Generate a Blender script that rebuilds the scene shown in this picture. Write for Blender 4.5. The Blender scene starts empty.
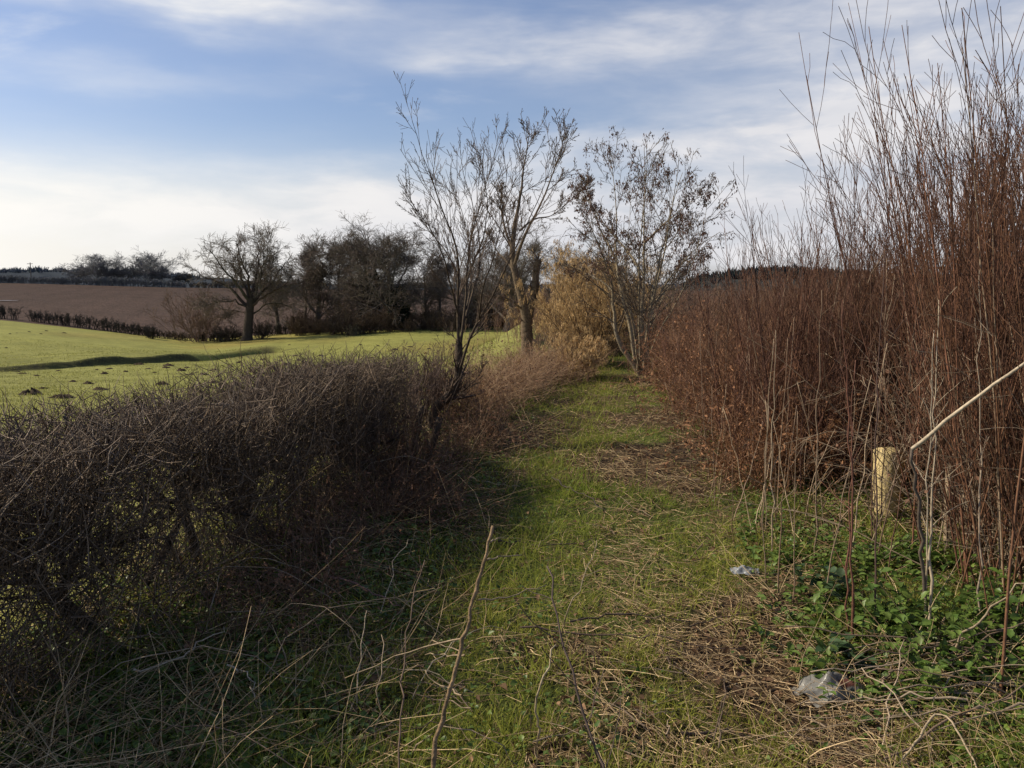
import bpy, math
import numpy as np
from mathutils import Vector

rng = np.random.default_rng(11)
PI = math.pi
R = math.radians
C = bpy.context.scene.collection
scene = bpy.context.scene

# ------------------------------------------------------------------ camera geometry
F, EYE, PITCH = 829.0, 1.6, R(6.81)
SUN_AZ, SUN_EL = R(-78), R(38)          # azimuth from +Y, positive to +X


def ray(px, py):
    u, v = (px - 512) / F, -(py - 384) / F
    cp, sp = math.cos(PITCH), math.sin(PITCH)
    return np.array([u, cp + v * sp, -sp + v * cp])


def at(px, py, Y):
    d = ray(px, py)
    return np.array([0, 0, EYE]) + d * (Y / d[1])


# ------------------------------------------------------------------ noise and terrain
def vnoise(x, y, s, seed=0):
    x = np.asarray(x, float) * s + seed * 17.31
    y = np.asarray(y, float) * s - seed * 9.77
    xi, yi = np.floor(x).astype(np.int64), np.floor(y).astype(np.int64)
    fx, fy = x - xi, y - yi
    fx, fy = fx * fx * (3 - 2 * fx), fy * fy * (3 - 2 * fy)

    def h(a, b):
        n = (a * 374761393 + b * 668265263 + seed * 69069) & 0x7fffffff
        n = ((n ^ (n >> 13)) * 1274126177) & 0x7fffffff
        return ((n ^ (n >> 16)) & 0xffff) / 65535.0
    a, b, c, d = h(xi, yi), h(xi + 1, yi), h(xi, yi + 1), h(xi + 1, yi + 1)
    return (a * (1 - fx) + b * fx) * (1 - fy) + (c * (1 - fx) + d * fx) * fy


def fbm(x, y, s, seed=0, o=3):
    t, a, n = 0, 1, 0
    for i in range(o):
        t = t + a * vnoise(x, y, s * 2.03 ** i, seed + i * 3)
        n += a
        a *= .5
    return t / n


def sst(x):
    x = np.clip(x, 0, 1)
    return x * x * (3 - 2 * x)


def hedge_x(y):
    return -2.6 + .19 * np.minimum(y, 14) + .06 * np.maximum(np.asarray(y) - 14, 0)


def path_x(y):
    y = np.asarray(y, float)
    return .0 + .118 * y - .012 * np.maximum(y - 15.5, 0) ** 2


def edge_x(y):
    return 1.0 + .1 * np.asarray(y, float)


PY = [-20, 4, 10, 20, 33, 55, 75, 100, 130]
PZ = [0, 0, -.30, -1.15, -2.30, -3.55, -4.15, -4.5, -4.5]
UU = np.linspace(-2, 2, 401)


def smooth_tab(us, vs, k=15):
    a = np.interp(UU, us, vs)
    ker = np.hanning(k)
    return np.convolve(np.pad(a, k // 2, mode='edge'), ker / ker.sum(), 'valid')


ZFAR = smooth_tab([-2, -.9, -.62, -.5, -.38, -.3, -.15, 0, .5, 2], [0, -1.6, -2.75, -4.2, -5.4, -4.75, -3.9, -3.7, -3, -2])
ZCR = smooth_tab([-2, -.9, -.62, -.4, -.2, 0, .5, 2], [4, 3, 2.3, .8, .3, 0, 0, 0])
YSTR = smooth_tab([-2, -.75, -.62, -.55, -.46, -.38, -.33, -.28, -.2, 2], [36, 38, 41.5, 46, 55, 63.5, 73, 77, 84, 84], 9)
YB = 106.0


def H(x, y):
    x, y = np.asarray(x, float), np.asarray(y, float)
    u = np.clip(x / np.maximum(y, 2), -2, 2)
    near = np.interp(y, PY, PZ)
    w = sst((y - 45) / 55)
    zf = near * (1 - w) + np.interp(u, UU, ZFAR) * w
    ys = np.interp(u, UU, YSTR)
    d = y - ys + 3.4 * (fbm(x, y, .09, 5) - .5)
    m = sst((-.355 - u) / .04) * sst((u + 1.1) / .2)
    zf = zf + m * .62 * (.2 + .75 * sst((fbm(x, y, .11, 6) - .25) / .4)) * sst(d / .8) * (1 - sst((d - 2) / 24))
    m2 = sst((u + .40) / .05) * sst((-.27 - u) / .03)
    zf = zf - m2 * .75 * np.exp(-((d - .5) / 1.6) ** 2) + m2 * .3 * sst((d - 1) / 2) * (1 - sst((d - 3) / 18))
    r = np.clip((y - YB) / 140, 0, 1)
    zf = zf * (1 - r) + np.interp(u, UU, ZCR) * r - .02 * np.maximum(y - 250, 0)
    L = sst((hedge_x(y) - x) / 5.0 - .05)
    Lr = sst((x - edge_x(y) - 5) / 30)
    far = sst((y - 34) / 30)
    L = np.maximum(L, far)
    z = zf * L + near * .5 * Lr * (1 - L)
    # small relief on the path and its verges
    k = (1 - L) * (1 - sst((y - 25) / 10))
    z = z + k * (.09 * (fbm(x, y, .9, 1) - .5) + .05 * (fbm(x, y, 3.1, 2) - .5))
    v = x - path_x(y)
    z = z + k * .10 * sst((np.abs(v) - .6) / .9)
    z = z + L * (1 - sst((y - 60) / 60)) * (.16 * (fbm(x, y, .25, 4) - .5) + .05 * (fbm(x, y, 1.2, 7) - .5))
    z = z + sst((y - YB - 2) / 10) * .14 * (fbm(x, y, .3, 8) - .5)
    return z


def hz(x, y):
    return float(H(np.array([x]), np.array([y]))[0])


def gp(px, py, dz=0):
    d = ray(px, py)
    t = np.concatenate([np.linspace(1.5, 30, 2400), np.linspace(30, 300, 3000)])
    P = np.array([0, 0, EYE]) + d[None] * t[:, None]
    below = P[:, 2] <= H(P[:, 0], P[:, 1]) + dz
    i = int(np.argmax(below)) if below.any() else len(t) - 1
    return P[i]


# ------------------------------------------------------------------ materials
MATS = {}


def nt(m):
    m.use_nodes = True
    t = m.node_tree
    t.nodes.clear()
    return t, (lambda k: t.nodes.new(k)), t.links.new


def col_mat(name, rough=.8, spec=.25, transl=0.0, nscale=40, namt=.5, bump=0.0, bscale=80, coat=0):
    m = bpy.data.materials.new(name)
    t, N, L = nt(m)
    out = N('ShaderNodeOutputMaterial')
    bs = N('ShaderNodeBsdfPrincipled')
    at_ = N('ShaderNodeAttribute'); at_.attribute_name = 'Col'
    tc = N('ShaderNodeTexCoord')
    no = N('ShaderNodeTexNoise'); no.inputs['Scale'].default_value = nscale; no.inputs['Detail'].default_value = 4
    L(tc.outputs['Object'], no.inputs['Vector'])
    mr = N('ShaderNodeMapRange')
    mr.inputs['From Min'].default_value = .25; mr.inputs['From Max'].default_value = .75
    mr.inputs['To Min'].default_value = 1 - namt; mr.inputs['To Max'].default_value = 1 + namt
    L(no.outputs['Fac'], mr.inputs['Value'])
    mx = N('ShaderNodeMix'); mx.data_type = 'RGBA'; mx.blend_type = 'MULTIPLY'; mx.inputs['Factor'].default_value = 1
    L(at_.outputs['Color'], mx.inputs[6]); L(mr.outputs['Result'], mx.inputs[7])
    L(mx.outputs[2], bs.inputs['Base Color'])
    bs.inputs['Roughness'].default_value = rough
    bs.inputs['Specular IOR Level'].default_value = spec
    if bump:
        nb = N('ShaderNodeTexNoise'); nb.inputs['Scale'].default_value = bscale; nb.inputs['Detail'].default_value = 6
        L(tc.outputs['Object'], nb.inputs['Vector'])
        bp = N('ShaderNodeBump'); bp.inputs['Strength'].default_value = bump; bp.inputs['Distance'].default_value = 1.5 / bscale
        L(nb.outputs['Fac'], bp.inputs['Height']); L(bp.outputs['Normal'], bs.inputs['Normal'])
    if transl:
        tr = N('ShaderNodeBsdfTranslucent'); L(mx.outputs[2], tr.inputs['Color'])
        ms = N('ShaderNodeMixShader'); ms.inputs['Fac'].default_value = transl
        L(bs.outputs[0], ms.inputs[1]); L(tr.outputs[0], ms.inputs[2]); L(ms.outputs[0], out.inputs['Surface'])
    else:
        L(bs.outputs[0], out.inputs['Surface'])
    MATS[name] = m
    return m


BARK = col_mat('bark', .85, .2, 0, 30, .55, .5, 60)
TWIG = col_mat('twig_bark', .7, .3, 0, 60, .4)
FARB = col_mat('distant_bark', .95, .05, 0, 3, .25)
BLADE = col_mat('grass_blade', .6, .25, .45, 25, .25)
STRAW = col_mat('dry_straw', .6, .3, .25, 50, .3)
LEAF = col_mat('green_leaf', .45, .4, .3, 60, .3)
DEADL = col_mat('dead_leaf', .75, .2, .22, 60, .4)
SOIL = col_mat('soil', .95, .1, 0, 9, .45, .8, 30)
TURF = col_mat('turf', .9, .1, 0, 14, .45, .9, 45)
PLOUGH = col_mat('ploughed_soil', .95, .1, 0, 1.2, .35, .8, 2.0)
HILLM = col_mat('hazy_hill', 1, 0, 0, .02, .2)
WOODM = col_mat('sawn_timber', .75, .25, 0, 20, .25, .3, 40)
PLAST = col_mat('thin_plastic', .3, .5, .35, 30, .12, .2, 60)


# ------------------------------------------------------------------ mesh building
def nrm(a):
    return a / np.maximum(np.linalg.norm(a, axis=-1, keepdims=True), 1e-9)


class MB:
    def __init__(s):
        s.v, s.c, s.q, s.t, s.n = [], [], [], [], 0

    def add(s, V, col, Q=None, T=None):
        V = np.asarray(V, float).reshape(-1, 3)
        col = np.asarray(col, float)
        if col.ndim == 1:
            col = np.tile(col, (len(V), 1))
        s.v.append(V); s.c.append(col)
        if Q is not None and len(Q): s.q.append(np.asarray(Q) + s.n)
        if T is not None and len(T): s.t.append(np.asarray(T) + s.n)
        s.n += len(V)

    def tubes(s, P, Rr, col, sides=3, cap=False):
        N, K, _ = P.shape
        if N == 0: return
        T = nrm(np.gradient(P, axis=1))
        ref = nrm(rng.normal(size=(N, 1, 3)) + np.array([.3, .2, .1]))
        n = nrm(np.cross(T, ref)); b = np.cross(T, n)
        a = np.arange(sides) * 2 * PI / sides
        V = P[:, :, None] + Rr[:, :, None, None] * (np.cos(a)[None, None, :, None] * n[:, :, None] + np.sin(a)[None, None, :, None] * b[:, :, None])
        idx = np.arange(N * K * sides).reshape(N, K, sides)
        i2 = np.roll(idx, -1, axis=2)
        Q = np.stack([idx[:, :-1], i2[:, :-1], i2[:, 1:], idx[:, 1:]], -1).reshape(-1, 4)
        col = np.asarray(col, float)
        if col.ndim == 1: col = np.tile(col, (N, 1))
        s.add(V, np.repeat(col, K * sides, axis=0), Q)
        if cap:
            ctr = P[:, -1]
            base = s.n - N * K * sides
            ci = s.n + np.arange(N)
            s.add(ctr, col * 1.6)
            last = idx[:, -1] + base
            TT = np.stack([last, np.roll(last, -1, axis=1), np.repeat(ci[:, None], sides, 1)], -1).reshape(-1, 3)
            s.t.append(TT)

    def ribbons(s, P, W, S, col):
        N, K, _ = P.shape
        if N == 0: return
        V = np.stack([P - W[:, :, None] * S[:, None], P + W[:, :, None] * S[:, None]], 2)
        idx = np.arange(N * K * 2).reshape(N, K, 2)
        Q = np.stack([idx[:, :-1, 0], idx[:, :-1, 1], idx[:, 1:, 1], idx[:, 1:, 0]], -1).reshape(-1, 4)
        s.add(V, np.repeat(col, K * 2, axis=0), Q)

    def leaves(s, B, D, Nn, Ln, Wd, col, fold=.15):
        """pointed leaves: two quads folded on the midrib"""
        D = nrm(D); S = nrm(np.cross(D, Nn)); U = np.cross(S, D)
        Ln, Wd = Ln[:, None], Wd[:, None]
        tip = B + D * Ln - U * Ln * .15
        mid = B + D * Ln * .5
        l = B + D * Ln * .42 + S * Wd + U * Wd * fold * 2
        r = B + D * Ln * .42 - S * Wd + U * Wd * fold * 2
        l2 = B + D * Ln * .75 + S * Wd * .6 + U * Wd * fold
        r2 = B + D * Ln * .75 - S * Wd * .6 + U * Wd * fold
        N = len(B)
        V = np.stack([B, l, l2, tip, r2, r, mid], 1)
        i = np.arange(N)[:, None] * 7
        Q = np.concatenate([i + np.array([[0, 6, 2, 1]]), i + np.array([[6, 3, 2, 2]])[:, [0, 1, 2, 2]] * 1, i + np.array([[0, 5, 4, 6]])], 0)
        Q = np.concatenate([i + np.array([[0, 6, 2, 1]]), i + np.array([[0, 5, 4, 6]])], 0)
        T = np.concatenate([i + np.array([[6, 3, 2]]), i + np.array([[6, 4, 3]])], 0)
        s.add(V, np.repeat(col, 7, axis=0), Q, T)

    def build(s, name, mat, parent=None, origin=(0, 0, 0), smooth=True):
        me = bpy.data.meshes.new(name)
        if s.n:
            V = np.concatenate(s.v) - np.asarray(origin, float)
            Q = np.concatenate(s.q) if s.q else np.zeros((0, 4), int)
            T = np.concatenate(s.t) if s.t else np.zeros((0, 3), int)
            me.vertices.add(len(V)); me.vertices.foreach_set('co', V.astype(np.float32).ravel())
            nl = Q.size + T.size
            me.loops.add(nl)
            me.loops.foreach_set('vertex_index', np.concatenate([Q.ravel(), T.ravel()]).astype(np.int32))
            me.polygons.add(len(Q) + len(T))
            ls = np.concatenate([np.arange(len(Q)) * 4, Q.size + np.arange(len(T)) * 3]).astype(np.int32)
            me.polygons.foreach_set('loop_start', ls)
            me.update(calc_edges=True)
            if smooth:
                me.polygons.foreach_set('use_smooth', np.ones(len(me.polygons), bool))
            ca = me.color_attributes.new('Col', 'FLOAT_COLOR', 'POINT')
            cc = np.ones((len(V), 4), np.float32); cc[:, :3] = np.clip(np.concatenate(s.c), 0, 1)
            ca.data.foreach_set('color', cc.ravel())
        me.materials.append(mat)
        o = bpy.data.objects.new(name, me); C.objects.link(o)
        if parent is not None: o.parent = parent
        else: o.location = origin
        return o


def tag(o, label=None, cat=None, group=None, kind=None):
    if label: o['label'] = label
    if cat: o['category'] = cat
    if group: o['group'] = group
    if kind: o['kind'] = kind
    return o


def thing(name, label, cat, loc=(0, 0, 0), group=None, rz=0, sc=1):
    o = bpy.data.objects.new(name, None); C.objects.link(o)
    o.location = tuple(loc); o.rotation_euler = (0, 0, rz)
    o.scale = (sc, sc, sc) if np.isscalar(sc) else tuple(sc)
    o.empty_display_size = .1
    return tag(o, label, cat, group)


def dup(src, loc, rz=0, sc=1, label=None, group=None, tilt=(0, 0)):
    o = src.copy(); C.objects.link(o)
    o.location = tuple(loc); o.rotation_euler = (tilt[0], tilt[1], rz)
    o.scale = (sc, sc, sc) if np.isscalar(sc) else tuple(sc)
    if label: o['label'] = label
    if group: o['group'] = group
    for ch in src.children:
        c = ch.copy(); C.objects.link(c); c.parent = o
        for g in ch.children:
            d = g.copy(); C.objects.link(d); d.parent = c
    return o


def cvar(base, n, amt=.3, hue=.08):
    b = np.asarray(base, float)
    return np.clip(b[None] * (1 + amt * rng.uniform(-1, 1, (n, 1))) * (1 + hue * rng.uniform(-1, 1, (n, 3))), 0, 1)


def cmix(a, b, n, amt=.25):
    f = rng.random((n, 1))
    return np.clip((np.asarray(a)[None] * (1 - f) + np.asarray(b)[None] * f) * (1 + amt * rng.uniform(-1, 1, (n, 1))), 0, 1)


def grow(S, D, L, K, wig=.1, up=0.0):
    N = len(S)
    P = np.zeros((N, K, 3)); P[:, 0] = S
    D = nrm(np.array(D, float)); st = (np.asarray(L) / (K - 1))[:, None]
    for k in range(1, K):
        D = nrm(D + wig * rng.normal(size=(N, 3)) + np.array([0, 0, up]))
        P[:, k] = P[:, k - 1] + D * st
    return P


def taper(r0, r1, K):
    f = np.linspace(0, 1, K)[None]
    r0 = np.asarray(r0, float).reshape(-1, 1); r1 = np.asarray(r1, float).reshape(-1, 1)
    return r0 * (1 - f) + r1 * f


def spawn(P, Rr, n, t0, t1, ang, asd, lf, K=4, wig=.1, up=0.05, rf=.6, rtip=.0015, lmin=0, dec=.55):
    N, KP, _ = P.shape
    seg = np.linalg.norm(np.diff(P, axis=1), axis=2).sum(1)
    idx = np.repeat(np.arange(N), n)
    M = len(idx)
    t = rng.uniform(t0, t1, M)
    g = t * (KP - 1); k = np.minimum(g.astype(int), KP - 2); f = (g - k)[:, None]
    S = P[idx, k] * (1 - f) + P[idx, k + 1] * f
    T = nrm(P[idx, k + 1] - P[idx, k])
    pr = nrm(np.cross(T, rng.normal(size=(M, 3))))
    a = np.radians(rng.normal(ang, asd, M))[:, None]
    D = np.cos(a) * T + np.sin(a) * pr
    Ln = np.maximum(seg[idx] * lf * (1 - dec * t) * rng.uniform(.55, 1.25, M), lmin)
    r0 = (Rr[idx, k] * (1 - f[:, 0]) + Rr[idx, k + 1] * f[:, 0]) * rf
    Q = grow(S, D, Ln, K, wig, up)
    return Q, taper(np.maximum(r0, rtip), rtip, K)


def limb(pts, r0, r1, K=12, wob=.0, sm=2):
    """smooth polyline through world points"""
    A = np.array(pts, float)
    d = np.concatenate([[0], np.cumsum(np.linalg.norm(np.diff(A, axis=0), axis=1))])
    s = np.linspace(0, d[-1], K)
    B = np.stack([np.interp(s, d, A[:, i]) for i in range(3)], 1)
    for _ in range(sm):
        B[1:-1] = .25 * B[:-2] + .5 * B[1:-1] + .25 * B[2:]
    B[1:-1] += wob * rng.normal(size=(K - 2, 3))
    return B[None], r1 + (r0 - r1) * (1 - np.linspace(0, 1, K)[None]) ** 1.45


# ------------------------------------------------------------------ terrain, cut into named regions
def build_terrain():
    cols = np.concatenate([np.linspace(-2.2, -.9, 60), np.linspace(-.89, .6, 420), np.linspace(.61, 2.2, 80)])
    rows = np.concatenate([np.geomspace(1.2, 34, 300), np.geomspace(34.4, 620, 560)[0:]]) - 3.5
    Yg, Ug = np.meshgrid(rows, cols, indexing='ij')
    Xg = Ug * (Yg + 4.5)
    Zg = H(Xg, Yg)
    n0, n1 = Xg.shape
    V = np.stack([Xg, Yg, Zg], -1).reshape(-1, 3)
    X, Y = V[:, 0], V[:, 1]
    idx = np.arange(n0 * n1).reshape(n0, n1)
    Q = np.stack([idx[:-1, :-1], idx[:-1, 1:], idx[1:, 1:], idx[1:, :-1]], -1).reshape(-1, 4)
    cx, cy = X[Q].mean(1), Y[Q].mean(1)
    u = cx / np.maximum(cy, 1)
    left = (cx < hedge_x(cy)) | (cy > 40)
    reg = np.zeros(len(Q), int)
    reg[left & (cy <= YB)] = 1
    reg[cy > YB] = 2
    reg[(np.abs(cx - path_x(cy)) < .72) & (cy < 22)] = 3
    # colours
    n1_, n2_, n3_ = fbm(X, Y, .18, 21), fbm(X, Y, 1.5, 22), fbm(X, Y, .05, 23)
    past = np.array([.25, .245, .066])[None] * (.50 + .45 * n1_ + .5 * n2_)[:, None]
    past = past * (1 - .55 * sst((n3_ - .5) / .3)[:, None] * np.array([-.15, .15, .1]))
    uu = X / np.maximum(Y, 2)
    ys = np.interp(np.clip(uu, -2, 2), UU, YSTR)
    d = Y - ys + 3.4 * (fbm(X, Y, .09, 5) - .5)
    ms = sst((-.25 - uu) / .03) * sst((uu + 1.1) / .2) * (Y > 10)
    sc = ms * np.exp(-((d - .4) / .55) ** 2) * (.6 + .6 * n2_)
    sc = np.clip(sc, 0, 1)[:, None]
    past = past * (1 - sc) + np.array([.045, .04, .02]) * sc  # shade of the bank face painted into the turf colour
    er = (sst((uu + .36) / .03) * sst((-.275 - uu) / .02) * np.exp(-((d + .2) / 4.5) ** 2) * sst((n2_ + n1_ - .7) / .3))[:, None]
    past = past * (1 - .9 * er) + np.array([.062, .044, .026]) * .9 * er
    pl = np.array([.080, .052, .039])[None] * (.62 + .3 * n1_ + .5 * fbm(X, Y, .02, 33) + .05 * np.sin((X * .8 + Y * .25) * 1.3))[:, None]
    v = X - path_x(Y)
    g = sst((fbm(X, Y, 1.1, 41) - .42) / .2)[:, None]
    soil = np.array([.065, .043, .026])[None] * (.7 + .6 * n2_)[:, None]
    grn = np.array([.075, .105, .022])[None] * (.7 + .6 * n2_)[:, None]
    pth = soil * (1 - .7 * g) + grn * .7 * g
    vrg = soil * (1 - .45 * g) + grn * .45 * g
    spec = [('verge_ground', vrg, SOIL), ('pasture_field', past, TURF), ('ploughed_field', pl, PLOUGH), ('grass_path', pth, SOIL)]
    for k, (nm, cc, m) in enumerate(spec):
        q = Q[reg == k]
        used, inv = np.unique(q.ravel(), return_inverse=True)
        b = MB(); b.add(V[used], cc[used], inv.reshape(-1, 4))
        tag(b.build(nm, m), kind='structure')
    # land to the horizon
    b = MB()
    a = np.linspace(0, 2 * PI, 97)[:-1]
    rr = [0, 300, 900, 2500, 7000]
    VV = [[0, 0, -22]]; 
    for r in rr[1:]:
        VV += [[r * math.cos(t), r * math.sin(t), -22] for t in a]
    Tt = [[0, 1 + i, 1 + (i + 1) % 96] for i in range(96)]
    Qq = []
    for j in range(len(rr) - 2):
        o = 1 + j * 96
        Qq += [[o + i, o + 96 + i, o + 96 + (i + 1) % 96, o + (i + 1) % 96] for i in range(96)]
    b.add(VV, [.14, .15, .09], Qq, Tt)
    tag(b.build('distant_land', HILLM), kind='structure')


build_terrain()


def hill(name, px0, px1, Y, tops, col, seed, depth=.5):
    """a real ridge: base in front, crest, back slope; profile rough with trees"""
    n = 200
    px = np.linspace(px0, px1, n)
    ty = np.interp(px, [t[0] for t in tops], [t[1] for t in tops])
    V, cc = [], []
    fr = [(0, -26), (.45, .55), (.8, .93), (1, 1), (1.3, .8), (1.8, -26)]
    for j, (f, h) in enumerate(fr):
        for i in range(n):
            top = at(px[i], ty[i], Y)
            yy = Y * (1 + (f - 1) * depth)
            z = -26 if h == -26 else top[2] * h - 6 * (1 - h)
            z += (0 if h < 0 else .004 * Y * (float(fbm(i * .35, j * 3.1, .6, seed)) - .5))
            V.append([top[0] * yy / Y, yy, z])
    i0 = np.arange(len(fr) * n).reshape(len(fr), n)
    Q = np.stack([i0[:-1, :-1], i0[:-1, 1:], i0[1:, 1:], i0[1:, :-1]], -1).reshape(-1, 4)
    V = np.array(V)
    c = np.array(col)[None] * (.85 + .3 * fbm(V[:, 0], V[:, 1], .02, seed))[:, None]
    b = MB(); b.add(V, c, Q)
    return tag(b.build(name, HILLM), kind='structure')


hill('distant_hills', -500, 700, 1500, [(-500, 262), (-100, 268), (0, 271), (90, 270), (190, 276), (300, 284), (700, 284)], (.055, .064, .075), 3)  # bluish distance haze is put into the hill colours
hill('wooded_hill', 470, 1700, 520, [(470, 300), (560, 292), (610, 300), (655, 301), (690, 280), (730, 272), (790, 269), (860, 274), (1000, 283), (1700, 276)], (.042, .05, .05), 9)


# far woods: one mass of small crowns nobody could count
def far_wood(name, px0, px1, Y, tops, col, n, sz, lab):
    b = MB()
    px = rng.uniform(px0, px1, n)
    ty = np.interp(px, [t[0] for t in tops], [t[1] for t in tops])
    f = rng.uniform(.72, 1.0, n)
    S = np.array([at(a, c, Y) for a, c in zip(px, ty)])
    S[:, 2] -= (1 - f) * 22; S[:, 0] *= f; S[:, 1] *= f
    h = sz * rng.uniform(.6, 1.2, n)
    for _ in range(7):
        D = rng.normal(size=(n, 3)) * .55 + np.array([0, 0, .9])
        P = grow(S - np.array([0, 0, .15]) * h[:, None], D, h * rng.uniform(.6, 1, n), 4, .15, .1)
        b.tubes(P, taper(h * .13, h * .03, 4) * np.array([.5, 1, 1, .5])[None], cvar(col, n, .25), 4)
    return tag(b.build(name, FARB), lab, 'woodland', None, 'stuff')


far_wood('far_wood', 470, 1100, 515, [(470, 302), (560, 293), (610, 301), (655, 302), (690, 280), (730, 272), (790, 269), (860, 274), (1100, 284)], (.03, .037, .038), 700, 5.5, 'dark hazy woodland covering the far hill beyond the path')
far_wood('far_treeline', -60, 215, 1490, [(-60, 269), (0, 272), (90, 271), (190, 277), (215, 280)], (.10, .112, .128), 240, 9, 'pale blue grey line of trees on the far horizon')  # blue grey is distance haze painted into the tree colour

# ------------------------------------------------------------------ tree builders
def far_tree_mesh(h, spread, th, r, nl, col, dens=1.0, lean=0, up=.10, twigr=.012, ang=42, low=.55):
    """bare tree in local coordinates -> trunk MB, crown MB"""
    tr, cr = MB(), MB()
    S = np.zeros((1, 3)); S[0, 2] = -.3
    P = grow(S, np.array([[lean, 0, 1.]]), np.array([h * .72 + .3]), 9, .06, .05)
    Rr = taper([r], [r * .16], 9); Rr[:, 0] *= 1.5
    tr.tubes(P, Rr, np.array([col]) * .65, 7)
    t0 = th / h / .75
    A, RA = spawn(P, Rr, nl, max(.10, t0), 1.0, ang, 15, spread / (h * .72) * 1.35, 8, .13, up, .40, twigr * 1.6, 0, .45)
    tr.tubes(A, RA, cvar(col, len(A), .15), 5)
    B, RB = spawn(A, RA, 11, .15, 1, 44, 14, .58, 6, .15, up * .5, .42, twigr * 1.3, h * .07, .3)
    cr.tubes(B, RB, cvar(col, len(B), .2), 3)
    D, RD = spawn(B, RB, int(8 * dens), .15, 1, 44, 16, .55, 4, .16, up * .4, .6, twigr, h * .05, .3)
    cr.tubes(D, RD, cvar(col, len(D), .25), 3)
    E, RE = spawn(D, RD, int(5 * dens), .2, 1, 42, 18, .75, 3, .16, .03, .8, twigr * .8, h * .035, .2)
    cr.tubes(E, RE, cvar(col, len(E), .3), 3)
    return tr, cr, D


def far_shrub_mesh(h, w, col, n=40, tr_=.012):
    m, tw = MB(), MB()
    S = np.zeros((n, 3)); S[:, :2] = rng.normal(size=(n, 2)) * w * .12
    S[:, 2] = -.1
    D = rng.normal(size=(n, 3)) * np.array([.42, .42, .1]) * (w / h) * .9 + np.array([0, 0, 1])
    P = grow(S, D, h * rng.uniform(.7, 1.05, n), 6, .1, .05)
    Rr = taper(rng.uniform(.02, .035, n), np.full(n, tr_), 6)
    m.tubes(P, Rr, cvar(col, n, .2), 4)
    A, RA = spawn(P, Rr, 9, .15, 1, 38, 14, .38, 4, .15, .06, .7, tr_)
    tw.tubes(A, RA, cvar(col, len(A), .25), 3)
    B, RB = spawn(A, RA, 5, .1, 1, 42, 16, .6, 3, .2, .03, .8, tr_ * .8)
    tw.tubes(B, RB, cvar(col, len(B), .3), 3)
    return m, tw


def place_tree(px, basey, topy, Y, wpx, label, col, name='bare_tree', cat='tree', th=.14, nl=10, group=None, r=.28, dens=.88, lean=0, up=.10, ang=42, ivy=0, twigr=.0135):
    p = at(px, basey, Y)
    p[2] = hz(p[0], p[1])
    top = at(px, topy, Y)
    h = top[2] - p[2]
    sp = wpx / F * Y / 2
    t = thing(name, label, cat, p, group)
    a, b, D = far_tree_mesh(h, sp, h * th, r, nl, col, dens, lean, up, twigr, ang)
    # fit the crown to the height seen
    zz = max(np.percentile(v[:, 2], 99.2) for v in b.v)
    xx = max(np.percentile(np.abs(v[:, :2]), 97) for v in b.v)
    a.build('trunk', FARB, t); b.build('crown', FARB, t)
    s = h / zz
    t.scale = (sp / xx * 1.05, sp / xx * 1.05, s)
    if ivy:
        m = MB()
        n = 1600
        k = rng.uniform(.3, h * ivy, n) / s
        an = rng.uniform(0, 2 * PI, n)
        rad = (.35 + .75 * np.sin(np.clip(k * s / (h * ivy), 0, 1) * PI) ** .6) * rng.uniform(.5, 1.1, n)
        B = np.stack([np.cos(an) * rad, np.sin(an) * rad, k], 1)
        Dd = np.stack([np.cos(an), np.sin(an), rng.normal(size=n) * .6 - .5], 1)
        m.leaves(B, Dd, rng.normal(size=(n, 3)), rng.uniform(.2, .4, n), rng.uniform(.1, .2, n), cvar((.02, .03, .016), n, .4))
        m.build('ivy', FARB, t)
    return t


GREY = (.16, .132, .108)
DK = (.15, .125, .104)

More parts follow.
